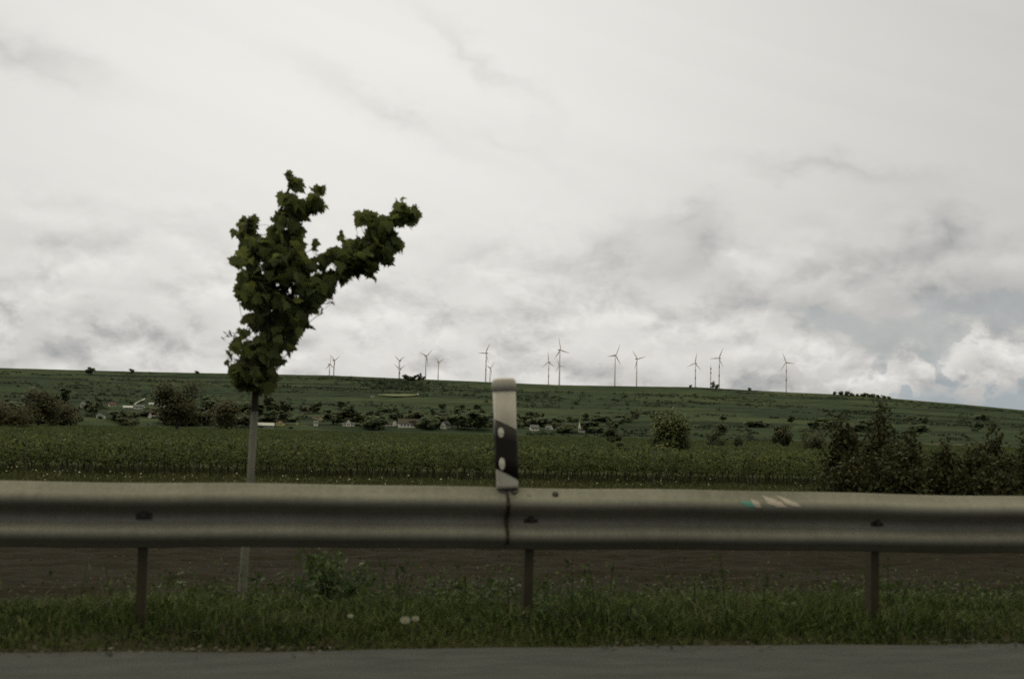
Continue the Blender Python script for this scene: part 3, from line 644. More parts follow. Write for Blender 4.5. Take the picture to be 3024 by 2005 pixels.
# ------------------------------------------------------------------ the young maple
M_bark = noisy('bark', [(.3, (.030, .024, .017)), (.7, (.062, .052, .038))], scale=14, rough=.95, bump=.01, stretch=(1, 1, .3))
M_wrap = noisy('pale_trunk_paint', [(.3, (.14, .138, .11)), (.55, (.19, .187, .15)), (.8, (.25, .246, .20))], scale=10, rough=.9, bump=.006, stretch=(1, 1, .5))
M_maple = foliage('maple_leaf', [(.042, .056, .026), (.062, .082, .034), (.088, .112, .044), (.135, .15, .058)], .45, tcol=(.15, .175, .050), pscale=1.2, patch=.25, rough=.7, spec=.10)
def maple():
    D = 10.0
    C = lambda x, y: ((600+x/2.09)*S, (450+y/2.09)*S)
    def W(x, y, dd=0.0):
        px, py = C(x, y); return at_depth(px, py, D+dd)
    base = at_depth(241.6, 604, D); gz = z1(base[0], base[1])
    root = tag(empty('young_tree', (base[0], base[1], gz)), 'young maple with pale trunk and two leafy arms behind the rail', 'tree')
    O = np.array((base[0], base[1], gz))
    tp = [at_depth(241.3, 612, D), at_depth(241.6, 602.6, D), at_depth(244.7, 554.4, D), at_depth(250.4, 481.3, D), at_depth(254.6, 411, D)]
    t2 = [at_depth(254.4, 413, D), W(322, 1490), W(345, 1260, .02), W(388, 1050, .0), W(430, 850, -.03), W(462, 660, .02), W(468, 500, .05), W(480, 350, .03), W(530, 220, 0), W(535, 130, 0)]
    b = MB(); b.tube([p-O for p in tp], [.037, .036, .034, .031, .029], 10); b.obj('painted_trunk', M_wrap, root, True)
    sk = [t2, [W(405, 930), W(310, 760, -.1), W(262, 600, -.18), W(262, 480, -.15), W(280, 410, -.12)],
          [W(428, 850), W(560, 785, .06), W(720, 705, .12), W(865, 620, .15), W(1010, 545, .12), W(1110, 455, .1), W(1215, 370, .1), W(1235, 270, .1)],
          [W(1215, 370, .1), W(1335, 336, .12)], [W(474, 380), W(590, 300, .05), W(690, 270, .1), W(745, 245, .12)], [W(600, 300, .05), W(755, 335, .1)],
          [W(345, 1260), W(265, 1150, .1), W(150, 1120, .15)], [W(370, 1150), W(470, 1200, -.15), W(570, 1215, -.2)], [W(340, 1300), W(230, 1280, -.15), W(145, 1260, -.2)],
          [W(390, 1050), W(540, 1030, .15), W(680, 1085, .2)], [W(430, 850), W(600, 900, -.2), W(740, 990, -.25)], [W(462, 700), W(590, 640, .2), W(700, 580, .25)],
          [W(445, 800), W(330, 850, .25), W(215, 880, .3)], [W(865, 620, .15), W(850, 480, .1)], [W(720, 705, .1), W(800, 850, 0), W(800, 930, 0)], [W(865, 620, .1), W(960, 700, .0), W(1065, 790, -.05)], [W(1010, 545), W(1120, 600, .25), W(1230, 595, .3)],
          [W(1110, 455), W(1010, 400, .2), W(940, 440, .3)], [W(430, 850), W(470, 750, .35), W(520, 600, .45)], [W(388, 1050), W(400, 950, -.35), W(420, 780, -.5)], [W(345, 1260), W(380, 1250, .3), W(420, 1330, .35)]]
    b = MB()
    for i, s_ in enumerate(sk):
        r0 = .030 if i == 0 else (.014 if i < 3 else .006); n = len(s_)
        b.tube([p-O for p in s_], [r0*(1-.72*j/(n-1)) for j in range(n)], 6)
    # crown regions traced on the tree's own plane, given depth below
    polys = [
     ([(165,1350),(150,1290),(145,1240),(190,1190),(215,1120),(240,1040),(290,1000),(350,960),(560,960),(660,1000),(640,1090),(600,1130),(560,1190),(540,1260),(500,1310),(450,1310),(470,1370),(440,1470),(330,1480),(240,1470),(180,1420)], .30, 30),
     ([(200,890),(215,830),(172,790),(168,700),(168,610),(200,560),(250,530),(330,520),(420,520),(560,530),(640,600),(650,660),(720,700),(800,760),(820,830),(790,900),(740,900),(700,960),(660,1010),(290,1000),(250,940)], .36, 34),
     ([(205,560),(215,530),(250,490),(230,450),(262,400),(330,420),(320,490),(340,530),(370,570)], .13, 16),
     ([(400,540),(430,450),(450,390),(460,320),(490,262),(545,250),(580,310),(660,320),(640,380),(590,420),(590,470),(620,540),(640,590)], .17, 24),
     ([(530,125),(560,160),(620,200),(650,215),(600,245),(555,235),(535,180)], .06, 8),
     ([(655,285),(680,235),(740,230),(750,260),(705,285),(760,330),(750,345),(690,360),(640,370),(645,310)], .09, 10),
     ([(660,670),(780,620),(860,570),(950,520),(1040,490),(1100,480),(1180,500),(1230,560),(1235,600),(1180,600),(1170,670),(1110,700),(1050,730),(1045,780),(940,770),(880,790),(830,820),(780,740),(720,700)], .20, 26),
     ([(940,440),(950,400),(1020,378),(1100,398),(1150,400),(1170,460),(1130,500),(1040,500),(1040,440),(980,450)], .13, 14),
     ([(1120,345),(1200,315),(1230,330),(1330,370),(1330,400),(1290,450),(1220,460),(1150,420),(1150,380)], .11, 14)]
    def inside(pt, poly):
        x, y = pt; r_ = False; j = len(poly)-1
        for i in range(len(poly)):
            xi, yi = poly[i]; xj, yj = poly[j]
            if (yi > y) != (yj > y) and x < (xj-xi)*(y-yi)/(yj-yi)+xi: r_ = not r_
            j = i
        return r_
    holes = [(205,625,18),(350,682,18),(247,712,16),(462,808,20),(545,850,16),(540,880,14),(427,994,18),(275,1083,18),(312,1130,16),(350,1118,12),(215,1265,28),(175,1310,20),(260,1155,14),(510,1140,14),(485,345,22),(645,745,14),(680,755,12),(750,740,26),(800,705,22),(530,410,12),(510,470,14),(640,240,24),(500,1245,26),(1160,345,20),(365,740,12),(210,765,12)]
    pts = []
    for poly, dep, ins in polys:
        xs_ = [p[0] for p in poly]; ys_ = [p[1] for p in poly]; A = 0
        for i in range(len(poly)): A += poly[i-1][0]*poly[i][1]-poly[i][0]*poly[i-1][1]
        want = int(abs(A)/2/250); got = 0; tries = 0
        while got < want and tries < want*40:
            tries += 1
            p = (random.uniform(min(xs_), max(xs_)), random.uniform(min(ys_), max(ys_)))
            if not inside(p, poly): continue
            if sum(inside((p[0]+a*ins, p[1]+c*ins), poly) for a, c in ((.4, 0), (-.4, 0), (0, .4), (0, -.4))) < 4: continue
            if any((p[0]-hx)**2+(p[1]-hy)**2 < (hr+20)**2 for hx, hy, hr in holes): continue
            edge = sum(inside((p[0]+a*(ins+16), p[1]+c*(ins+16)), poly) for a, c in ((1, 0), (-1, 0), (0, 1), (0, -1), (.7, .7), (-.7, .7), (.7, -.7), (-.7, -.7))) < 8
            if edge and random.random() < .42: continue
            pts.append((p[0], p[1], random.gauss(0, .55)*dep, 1.11 if edge else 1)); got += 1
    for x, y in [(532,140),(540,175),(1232,285),(1318,338),(855,500),(852,530),(145,1125),(175,1120),(128,1150),(690,575),(672,1080),(728,985),(570,1205),(745,245),(755,335),(225,450),(330,420),(1060,780),(800,925),(1215,590),(150,1300),(690,600),(700,560),(600,455),(640,410),(610,480),(185,500),(700,660),(740,690),(700,700),(760,780),(720,790),(780,900),(760,860),(660,930),(690,950),(610,1100),(640,1060),(560,1160),(530,1250),(500,1290),(720,640),(760,650),(800,660),(740,720),(790,740),(830,720),(700,740),(760,760),(810,800),(700,800),(720,860),(690,700),(660,680),(840,660),(780,820)]:
        pts.append((x, y, random.uniform(-.05, .05), .72))
    # maple leaf outline (unit length), tip at +v, stalk at origin
    half = [(0, 0), (.12, .0), (.30, -.07), (.33, .07), (.50, .19), (.42, .31), (.49, .52), (.31, .49), (.24, .57), (.21, .74), (.10, .80), (0, 1.02)]
    out = half + [(-x, y) for x, y in half[-2:0:-1]]
    V = []; F = []; cent = []
    for (x, y, dd, sc) in pts:
        c = W(x, y, dd); s_ = random.uniform(.07, .115)*sc
        tip = unit(RGT*(.40+random.gauss(0, .55)) + fwd_h*random.gauss(0, .55) + UPZ*(-.50+random.gauss(0, .35)))
        nr = unit(UPZ*.75 - fwd_h*.55*random.choice((1, 1, 0, -1)) + rng.normal(size=3)*.42)
        side = unit(np.cross(tip, nr)); nr = np.cross(side, tip)
        st = c - tip*s_*.45; curl = random.uniform(.05, .35); fold = random.uniform(.02, .28)
        o = len(V)
        V.append(tuple(st+tip*s_*.32-nr*s_*.02-O))
        for (a, v_) in out:
            P = st+side*s_*a*1.02+tip*s_*v_ - nr*s_*(curl*v_*v_) + nr*s_*fold*abs(a)
            V.append(tuple(P-O))
        k = len(out)
        for i in range(k): F.append((o, o+1+i, o+1+(i+1) % k))
        # petiole towards the nearest limb
        best = None
        for s2 in sk:
            for i in range(len(s2)-1):
                for t in (0, .33, .66, 1):
                    q = s2[i]*(1-t)+s2[i+1]*t; dq = float(np.linalg.norm(q-st))
                    if best is None or dq < best[0]: best = (dq, q)
        q = best[1]
        if best[0] > .09: q = st+unit(q-st)*(.07+random.random()*.05)
        b.tube([q-O, (q+st)/2+UPZ*.008-O, st-O], [.0022, .0018, .0014], 3)
        if best[0] > .14 and random.random() < .28: b.tube([best[1]-O, (best[1]+q)/2+UPZ*.01-O, q-O], [.004, .003, .002], 4)
    b.obj('branches', M_bark, root)
    link('crown', indexed('crown', V, F), M_maple, root)
    print('maple leaves', len(pts))
maple()

# ------------------------------------------------------------------ generic trees
def crown_pts(w, h, n, lumps=9, seed=0, flat=.9):
    """points of a lumpy crown: w wide, h tall, base at z=0"""
    r = np.random.default_rng(seed); P = []
    k0 = 1.36 if lumps > 30 else 1.0
    cs = [(np.array((0, 0, h*.5)), np.array((w*.30*k0, w*.30*k0, h*.35*k0)))]
    for i in range(lumps):
        a = r.random()*6.28; q = r.uniform(.35, 1); zz = r.uniform(.16, .86); k = math.sqrt(max(.08, 1-((zz-.45)/.56)**2))
        cs.append((np.array((math.cos(a)*w*.36*q*k, math.sin(a)*w*.36*q*k, zz*h)), np.array((1, 1, .85))*w*r.uniform(.13, .22)))
    wt = np.array([c[1][0]**2*(4 if i_ == 0 and lumps > 30 else 1) for i_, c in enumerate(cs)]); wt /= wt.sum()
    idx = r.choice(len(cs), n, p=wt)
    d = unit(r.normal(size=(n, 3)))*(r.random((n, 1))**.4)
    P = np.array([cs[i][0] for i in idx])+d*np.array([cs[i][1] for i in idx])
    P[:, 2] = np.clip(P[:, 2], h*.02, h*1.03)
    return P, r
def tree_parts(w, h, n, leaf, seed, lumps=10, trunk_h=.15, tr=.03):
    P, r = crown_pts(w, h*(1-trunk_h), n, lumps, seed); P[:, 2] += h*trunk_h
    cr = soup('crown', shell_cards(P, np.array((0, 0, h*.4)), r.uniform(.6, 1.4, n)*leaf, r=r))
    b = MB(); rad = w*tr; b.tube([(0, 0, -.3), (w*.01, 0, h*.25), (-w*.01, .0, h*.6)], [rad, rad*.75, rad*.3], 7)
    for i in range(6):
        a = i*1.05+r.random(); q = r.uniform(.22, .36)*w; b.tube([(0, 0, h*r.uniform(.15, .4)), (math.cos(a)*q*.5, math.sin(a)*q*.5, h*.5), (math.cos(a)*q, math.sin(a)*q, h*r.uniform(.6, .8))], [rad*.5, rad*.32, rad*.12], 5)
    return cr, b.mesh('trunk')
G_dark = foliage('dark_tree_leaf', [(.085, .100, .056), (.115, .130, .070), (.145, .158, .084)], .5, pscale=.15, patch=.3, spec=.1)
G_brown = foliage('brownish_tree_leaf', [(.060, .060, .030), (.084, .084, .041), (.11, .108, .052)], .4, pscale=.15, patch=.3, spec=.1)
G_mid = foliage('mid_tree_leaf', [(.080, .104, .060), (.110, .138, .075), (.14, .168, .088)], .5, pscale=.1, patch=.3, spec=.1)
G_bright = foliage('bright_bush_leaf', [(.050, .064, .024), (.084, .102, .036), (.13, .148, .052), (.21, .22, .085)], .25, pscale=.5, patch=.25, spec=.15)
def big_tree(name, label, cat, px, py_top, py_base, wpx, d, mat, n, leafpx, seed, group=None, trunk_h=.12, lumps=12):
    """a tree standing at depth d on the ground; its base may be hidden by what grows before it"""
    p = at_depth(px, py_base, d); g = z1(p[0], p[1]); top = at_depth(px, py_top, d)[2]; k = d/FPX
    root = tag(empty(name, (p[0], p[1], g)), label, cat, group)
    cr, tr = tree_parts(wpx*k*1.05, max(.5, top-g), n, leafpx*k, seed, trunk_h=trunk_h, lumps=lumps)
    link('crown', cr, mat, root); link('trunk', tr, M_bark, root)
    return root
big_tree('round_bush', 'large round light green bush in the vineyard right of the marker post', 'bush', 669.9, 403.5, 450, 48, 118, G_bright, 7500, 2.3, 3, trunk_h=.03, lumps=44)
big_tree('field_tree', 'dark tree in the vineyard just left of the round light green bush', 'tree', 612.7, 419, 440, 19, 240, G_dark, 1300, 2.2, 4)
big_tree('field_bush', 'low dark bush in the vineyard at the foot of the round green bush', 'bush', 624, 436.5, 451, 18, 100, G_dark, 1100, 1.8, 5, trunk_h=.02)
big_tree('field_tree', 'rounded dark tree in the vineyard right of the light green bush', 'tree', 716.8, 419.5, 441, 25, 230, G_dark, 1600, 2.1, 6)
big_tree('field_bush', 'small dark bush beside the rounded dark tree in the vineyard', 'bush', 737, 431, 441, 14, 210, G_dark, 700, 2, 7, trunk_h=.03)
big_tree('field_tree', 'broad dark tree at the vineyard edge left of the tall roadside shrubs', 'tree', 783, 421, 441, 28, 260, G_brown, 1500, 2.1, 8)
big_tree('field_bush', 'wide low dark bush beside the broad tree at the vineyard edge', 'bush', 812, 430, 444, 34, 200, G_brown, 1300, 2, 9, trunk_h=.03)
big_tree('large_tree', 'largest dark tree in front of the village left of the young maple', 'tree', 176.6, 374.5, 425, 60, 420, G_brown, 4200, 2.6, 10, lumps=16)
big_tree('large_tree', 'tall dark spreading tree at the left edge of the village', 'tree', 38, 385, 425, 54, 450, G_brown, 3200, 2.6, 11, lumps=14)
big_tree('large_tree', 'broad dark tree cut by the left picture edge before the village', 'tree', 6, 402, 429, 58, 330, G_brown, 3000, 2.4, 12)
big_tree('large_tree', 'low wide brownish tree clump between left edge and first white houses', 'tree', 58, 401, 425, 44, 480, G_brown, 3000, 2.4, 13)
big_tree('large_tree', 'dark tree directly left of the young maple trunk', 'tree', 226, 400, 426, 42, 560, G_brown, 2400, 2.3, 14)

# far trees: a few templates, copied
def far_template(i, w, h, mat, n, lf):
    P, r = crown_pts(w, h*.93, n, 9, 40+i); P[:, 2] += h*.05
    q = shell_cards(P, np.array((0, 0, h*.35)), r.uniform(.7, 1.4, n)*lf, r=r)
    tr = []
    for k in range(6):
        a0, a1 = k*1.047, (k+1)*1.047; f = lambda a, z, rr: (math.cos(a)*rr, math.sin(a)*rr, z)
        tr.append([f(a0, -.5, .3), f(a1, -.5, .3), f(a1, h*.5, .16), f(a0, h*.5, .16)])
    me = soup('tree', np.concatenate([q, np.array(tr)], 0), mat_index=[0]*n+[1]*6); me.materials.append(mat); me.materials.append(M_bark)
    return me
FT = {'round': [far_template(i, 8, 8, mt, 420, 1.25) for i, mt in enumerate((G_dark, G_mid, G_mid))], 'tall': [far_template(10+i, 5.5, 11, mt, 420, 1.15) for i, mt in enumerate((G_dark, G_mid))], 'bush': [far_template(20+i, 7, 4.2, mt, 320, 1.1) for i, mt in enumerate((G_dark, G_mid))]}
def far_tree(kind, label, p, w, h, group=None, cat='tree', name='tree', var=None):
    ms = FT[kind]; me = ms[var if var is not None else random.randrange(len(ms))]
    o = bpy.data.objects.new(name, me); COL.objects.link(o)
    bw, bh = {'round': (8, 8), 'tall': (5.5, 11), 'bush': (7, 4.2)}[kind]
    o.location = (float(p[0]), float(p[1]), float(p[2])-.2); o.rotation_euler = (0, 0, random.random()*6.28); o.scale = (1.32*w/bw, 1.32*w/bw, 1.08*h/bh)
    return tag(o, label, cat, group)
def far_px(kind, label, px, ytop, ybase, wpx, cat='tree', name='tree', var=None, group=None):
    p = on_ground(px, ybase, 500); k = dist(p)/FPX
    return far_tree(kind, label, p, wpx*k*1.1, max(1.0, (ybase-ytop)*k), group, cat, name, var)
def crest(px, off=0.0):
    """pixel row of the skyline at column px"""
    return float(np.interp(px, [a for a, b in _sky], [b for a, b in _sky]))+off
far_px('round', 'lone round dark tree on the ridge at far left', 90.5, 366.5, crest(90.5)+4.0, 9.5, var=0, name='ridge_tree')
far_px('bush', 'tiny dark bush on the ridge right of the lone round tree', 131.7, 369.4, crest(131.7)+1.5, 5.5, 'bush', 'ridge_bush', 0)
far_px('bush', 'tiny dark bush on the ridge left of the young maple crown', 197, 371, crest(197)+1.2, 5, 'bush', 'ridge_bush', 0)
far_px('bush', 'wide dark thicket on the ridge left of the tall skyline tree', 406.5, 374.6, crest(406)+2, 8.5, 'bush', 'ridge_thicket', 0)
far_px('bush', 'small thicket on the ridge touching the tall skyline tree', 413.3, 375.2, crest(413)+2, 7, 'bush', 'ridge_thicket', 0)
far_px('tall', 'tall thin tree standing out on the ridge between two turbine pairs', 419.4, 372.2, crest(419)+2, 6.6, var=0, name='ridge_tree')
far_px('bush', 'little bush on the ridge right of the tall skyline tree', 423.6, 376.8, crest(423)+1.5, 3.6, 'bush', 'ridge_bush', 0)
far_px('tall', 'narrow dark tree on the ridge beside the striped mast', 713.3, 381.2, crest(713)+1.6, 4.4, var=0, name='ridge_tree')
far_px('bush', 'little bush at the foot of the narrow tree by the mast', 717, 385, crest(717)+1.6, 4, 'bush', 'ridge_bush', 0)
for px, s_ in [(690.5, 2.4), (749.5, 2.6), (834.5, 3.0), (841, 3.8), (847, 4.4), (851.6, 3.6), (857.5, 2.6), (863.7, 4.4), (868.8, 4.0), (872.8, 4.4), (878, 3.6), (884, 3.2), (889, 2.6)]:
    far_px('bush', 'small dark bush lined up along the descending right part of the ridge' if px > 800 else ('tiny bush on the ridge left of the striped mast' if px < 700 else 'tiny bush on the ridge right of the striped mast and turbine'), px, crest(px)-s_*.55, crest(px)+1.5, s_*1.3, 'bush', 'ridge_bush', 0, 'bushes along the right part of the ridge' if px > 800 else None)
# the village's trees
for kind, lab, px, yt, yb, w in [('tall', 'tall dark tree behind the white gabled house', 347, 404.5, 424, 20), ('round', 'dark round tree left of the tall tree behind the white house', 333, 411, 424, 20), ('round', 'dark round tree right of the tall tree behind the white house', 364, 410, 425, 22),
                                ('round', 'wide dark tree behind the roof of the long white building', 415, 409.5, 423.5, 26), ('round', 'dark tree behind the left wing of the long white building', 397, 412, 422, 16), ('bush', 'rounded green bush at the right end of the long white building', 430.5, 417.5, 428.6, 17),
                                ('bush', 'wide green bush between the white gabled house and the long building', 372.5, 416.5, 429.6, 21), ('round', 'dark tree between the two groups of left village houses', 91.6, 399, 415, 14),
                                ('round', 'green tree right of the small white gabled house', 458, 414, 428, 18), ('round', 'dark tree left of the marker post by the village', 478, 412, 429, 22), ('bush', 'dark bush left of the church spire', 566, 424, 432, 22), ('round', 'dark tree behind the church spire', 590, 420, 431, 22),
                                ('bush', 'small dark bush on the hill above the round light green bush', 634.8, 410.4, 418.7, 8.5), ('bush', 'small dark bush on the slope right of the white spire', 652, 413.5, 419, 5)]:
    far_px(kind, lab, px, yt, yb, w, 'bush' if kind == 'bush' else 'tree', 'village_bush' if kind == 'bush' else 'village_tree')
HOUSE_PX = [(101.8, 417.8), (83.2, 407.2), (112.6, 406.4), (128, 408.8), (137, 408.8), (153.3, 405.1), (152.5, 417.8), (266, 427.2), (279, 424.6), (297, 424.6), (315.7, 424.6), (316, 419.7), (348.3, 426.4), (409.5, 427.2), (390, 424.6), (443, 427.7), (534.9, 429.8), (547.7, 429), (579.4, 431.5)]
cnt = 0
for i in range(290):
    px = random.choice((random.uniform(-20, 330), random.uniform(-20, 560), random.uniform(300, 1040)))
    u0 = px/1024.0; lo = 404 if px < 240 else (409 if px < 480 else 419)
    base = 424.5+6.5*u0+4*max(0, u0-.5); py = base - random.random()**1.4*(base-lo)
    if any(abs(px-hx) < 7 and -1.0 < py-hy < 7 for hx, hy in HOUSE_PX): continue
    if px > 600 and random.random() < .45: continue
    p = on_ground(px, py, 700); k = dist(p)/FPX; w = random.uniform(5, 12); kind = random.choice(('round', 'bush', 'bush', 'round', 'tall') if px < 520 else ('round', 'bush', 'bush'))
    if kind == 'bush': w *= random.uniform(1.2, 2.6)
    h = w*{'round': random.uniform(.75, 1.0), 'bush': random.uniform(.30, .42), 'tall': random.uniform(1.1, 1.5)}[kind]
    if any(abs(px-hx) < 5+w/k*.5/1 and 0 <= py-hy and py-h/k < hy-1 for hx, hy in HOUSE_PX): continue
    nm, lb, gp = ('village_tree', 'green tree among the houses and gardens of the village', 'trees around the village') if px < 520 else ('slope_tree', 'green tree at the foot of the hill right of the marker post', 'trees at the foot of the hill')
    far_tree(kind, lb, p, w, h, gp, 'tree', nm); cnt += 1
print('village trees', cnt)

# ------------------------------------------------------------------ hillside scrub and terraces
def scrub():
    Q = []
    def clump(p, w, h, n):
        d = unit(rng.normal(size=(n, 3)))*(rng.random((n, 1))**.4)*np.array((w*.5, w*.5, h)); d[:, 2] = np.abs(d[:, 2])
        Q.append(shell_cards(d+p, p-np.array((0, 0, h*.5)), rng.uniform(.8, 2.1, n)*1.4))
    for i in range(120):
        az0 = random.uniform(-.46, .42); ln = random.uniform(.012, .13); r0 = 930+1340*random.random(); dr = random.uniform(-30, 30)
        sz = random.uniform(2.5, 6.0); wid = random.uniform(3, 24); m_ = int(ln*r0/(sz*.7)*(1+wid/14))
        for k in range(m_):
            t = random.random(); a = az0+ln*t; rr = r0+dr*t+random.gauss(0, wid)
            if fbm(a*60, rr/40.) < .40: continue
            x = rr*(math.sin(a)*rgt_h[0]+math.cos(a)*fwd_h[0]); y = rr*(math.sin(a)*rgt_h[1]+math.cos(a)*fwd_h[1])
            s_ = sz*random.uniform(.5, 1.3); clump(np.array((x, y, z1(x, y)-.3)), s_*1.3, s_*.65, 12)
    for i in range(330):                      # wooded hollow under the skyline trees and further thickets
        px = random.gauss(400, 24) if i < 190 else random.choice((random.gauss(520, 40), random.gauss(610, 50), random.gauss(130, 70)))
        py = crest(px)+(random.uniform(3, 13) if i < 190 else random.uniform(7, 24))
        p = on_ground(px, py, 700); s_ = random.uniform(4, 10)
        clump(p, s_*1.3, s_*.7, 26)
    P = np.concatenate(Q); print('scrub quads', len(P))
    M = foliage('scrub_leaf', [(.024, .034, .020), (.034, .047, .026), (.046, .060, .032)], .3, pscale=.02, patch=.25, spec=.05)
    tag(link('hillside_scrub', soup('hillside_scrub', P), M), 'dark hedges and thickets striping the terraced hillside', 'scrub', kind='stuff')
scrub()
def sheet_px(name, pts, mat, lift=.5, n=10):
    """a patch of ground laid on the hill between an upper and a lower edge"""
    V = []; F = []
    for i, (px, ya, yb) in enumerate(pts):
        a = on_ground(px, ya, 700); b = on_ground(px, yb, 700)
        for t in np.linspace(0, 1, n):
            x, y = a[0]*(1-t)+b[0]*t, a[1]*(1-t)+b[1]*t; V.append((x, y, z1(x, y)+1.1+lift))
    for i in range(len(pts)-1):
        for j in range(n-1): F.append((i*n+j, (i+1)*n+j, (i+1)*n+j+1, i*n+j+1))
    return tag(link(name, indexed(name, V, F, True), mat), kind='structure')
sheet_px('hill_meadow', [(378, 395.3, 396.0), (386, 395.0, 396.6), (396, 394.8, 396.9), (406, 394.6, 396.9), (414, 394.8, 396.4), (418, 395.2, 395.9)], noisy('dry_meadow', [(.3, (.085, .105, .036)), (.7, (.125, .135, .055))], scale=.03, rough=1))
sheet_px('path', [(133.4, 407.0, 408.2), (135.2, 404.6, 406.0), (138, 403.2, 403.9), (141, 401.7, 402.4), (143.5, 400.3, 401.6), (145, 399.6, 400.4)], plain('pale_gravel', (.36, .35, .29), 1), lift=1.0)

# ------------------------------------------------------------------ village houses
WALLS = {'white': plain('white_render', (.70, .68, .62), .9), 'cream': plain('cream_render', (.52, .45, .24), .9), 'grey': plain('grey_render', (.30, .31, .30), .9), 'pink': plain('pink_render', (.48, .36, .30), .9)}
ROOFS = {'grey': plain('grey_tiles', (.085, .088, .09), .8), 'brown': plain('brown_tiles', (.050, .040, .031), .9), 'red': plain('red_tiles', (.085, .045, .034), .9), 'pale': plain('pale_sheet_roof', (.40, .40, .38), .7)}
M_win = plain('dark_window', (.022, .024, .026), .2, spec=.5); M_door = plain('brown_door', (.06, .035, .02), .7)
def gable_block(b_wall, b_roof, w, d, hw, hr, x0=0, y0=0, along=True):
    """walls + gable roof; ridge along x if along, else along y (gable faces the viewer at -y)"""
    hx, hy = w/2, d/2; o = .35
    V = [(x0-hx, y0-hy, -.6), (x0+hx, y0-hy, -.6), (x0+hx, y0+hy, -.6), (x0-hx, y0+hy, -.6), (x0-hx, y0-hy, hw), (x0+hx, y0-hy, hw), (x0+hx, y0+hy, hw), (x0-hx, y0+hy, hw)]
    F = [(0, 1, 5, 4), (1, 2, 6, 5), (2, 3, 7, 6), (3, 0, 4, 7)]
    if along:
        V += [(x0-hx, y0, hw+hr), (x0+hx, y0, hw+hr)]; F += [(4, 8, 7), (5, 6, 9)]
        A = [((x0-hx-o, y0-hy-o, hw-o*hr/hy), (x0+hx+o, y0-hy-o, hw-o*hr/hy), (x0+hx+o, y0, hw+hr), (x0-hx-o, y0, hw+hr)), ((x0-hx-o, y0+hy+o, hw-o*hr/hy), (x0-hx-o, y0, hw+hr), (x0+hx+o, y0, hw+hr), (x0+hx+o, y0+hy+o, hw-o*hr/hy))]
    else:
        V += [(x0, y0-hy, hw+hr), (x0, y0+hy, hw+hr)]; F += [(4, 5, 8), (6, 7, 9)]
        A = [((x0-hx-o, y0-hy-o, hw-o*hr/hx), (x0, y0-hy-o, hw+hr), (x0, y0+hy+o, hw+hr), (x0-hx-o, y0+hy+o, hw-o*hr/hx)), ((x0+hx+o, y0-hy-o, hw-o*hr/hx), (x0+hx+o, y0+hy+o, hw-o*hr/hx), (x0, y0+hy+o, hw+hr), (x0, y0-hy-o, hw+hr))]
    b_wall.add(V, F)
    for q in A:
        top = [np.array(p)+np.array((0, 0, .05)) for p in q]; up_ = [p+np.array((0, 0, .22)) for p in top]
        b_roof.add(top+up_, [(0, 1, 2, 3), (4, 5, 6, 7), (0, 1, 5, 4), (1, 2, 6, 5), (2, 3, 7, 6), (3, 0, 4, 7)])
def house(label, px, py, wpx, hpx, wall, roof, along=True, turn=0, roof_share=.45, depth=8, wins=2, blocks=(), name='house', chimney=True, cat='house'):
    p = on_ground(px, py, 700); k = dist(p)/FPX; w, h = wpx*k, hpx*k
    face = math.atan2(p[0], p[1])
    root = tag(empty(name, p, -face+R(turn)), label, cat)
    bw, br = MB(), MB(); gable_block(bw, br, w, depth, h*(1-roof_share), h*roof_share, 0, depth/2, along)
    for (bx, by, w2, d2, hw2, hr2, al) in blocks: gable_block(bw, br, w2*k, d2, hw2*k, hr2*k, bx*k, by, al)
    bw.obj('wall', WALLS[wall], root); br.obj('roof', ROOFS[roof], root)
    hw = h*(1-roof_share)
    for i in range(wins):
        x = -w/2+w*(i+1)/(wins+1); b = MB(); b.box((x, -.02, hw*.55), (min(1.3, w*.16), .06, min(1.4, hw*.42))); b.obj('window', M_win, root)
    if chimney and w > 6:
        b = MB(); b.box((w*.2, depth*.55, h+.2), (.6, .6, 1.4)); b.obj('chimney', ROOFS['red'], root)
    return root
house('small white house standing alone low at the left of the village', 101.8, 417.8, 6.7, 4.4, 'white', 'grey', False, 12, .4)
house('white house with grey roof, leftmost and high in the village', 83.2, 407.2, 6.5, 5.7, 'white', 'grey', True, -20, .5)
house('red roofed house with white wall high in the village beside the leftmost house', 112.6, 406.4, 6.5, 4.4, 'white', 'red', True, 8, .55)
house('low house with pale grey roof left of the pale path', 128, 408.8, 9, 3.2, 'grey', 'pale', True, 6, .5)
house('white house with pale roof at the foot of the pale path', 138.5, 408.8, 10, 4.2, 'white', 'grey', True, -8, .5)
house('long low pale roofed shed high in the village near the largest tree', 153.3, 405.1, 9, 2.6, 'white', 'pale', True, -5, .4, chimney=False)
house('tiny white house beside the top left of the largest dark tree', 163.6, 406.7, 3.2, 3.2, 'white', 'red', False, 10, .4, wins=1)
house('long low white house with pink gable at the foot of the village', 154.5, 417.8, 9, 3.0, 'white', 'red', True, 4, .4, blocks=[(-4.2, 3, 3.2, 7, 2.6, 3.4, False)], wins=3)
house('tiny yellowish house in the middle of the left village', 115.7, 412.5, 3.2, 2.6, 'cream', 'brown', False, 0, .4, wins=1)
house('long grey white greenhouse shed right of the young maple trunk', 266, 427.2, 15.5, 4.6, 'grey', 'pale', True, 2, .55, wins=5, chimney=False, name='shed', cat='shed')
house('cream coloured house beside the long grey shed', 279.4, 424.8, 8, 4.8, 'cream', 'brown', False, -14, .5)
house('tiny pale yellow house between cream house and white cube house', 297, 424.6, 3.0, 3.4, 'cream', 'grey', False, 0, .4, wins=1)
house('small white cube like house below the two pale gables', 315.7, 425, 4.4, 4.4, 'white', 'grey', True, 0, .3)
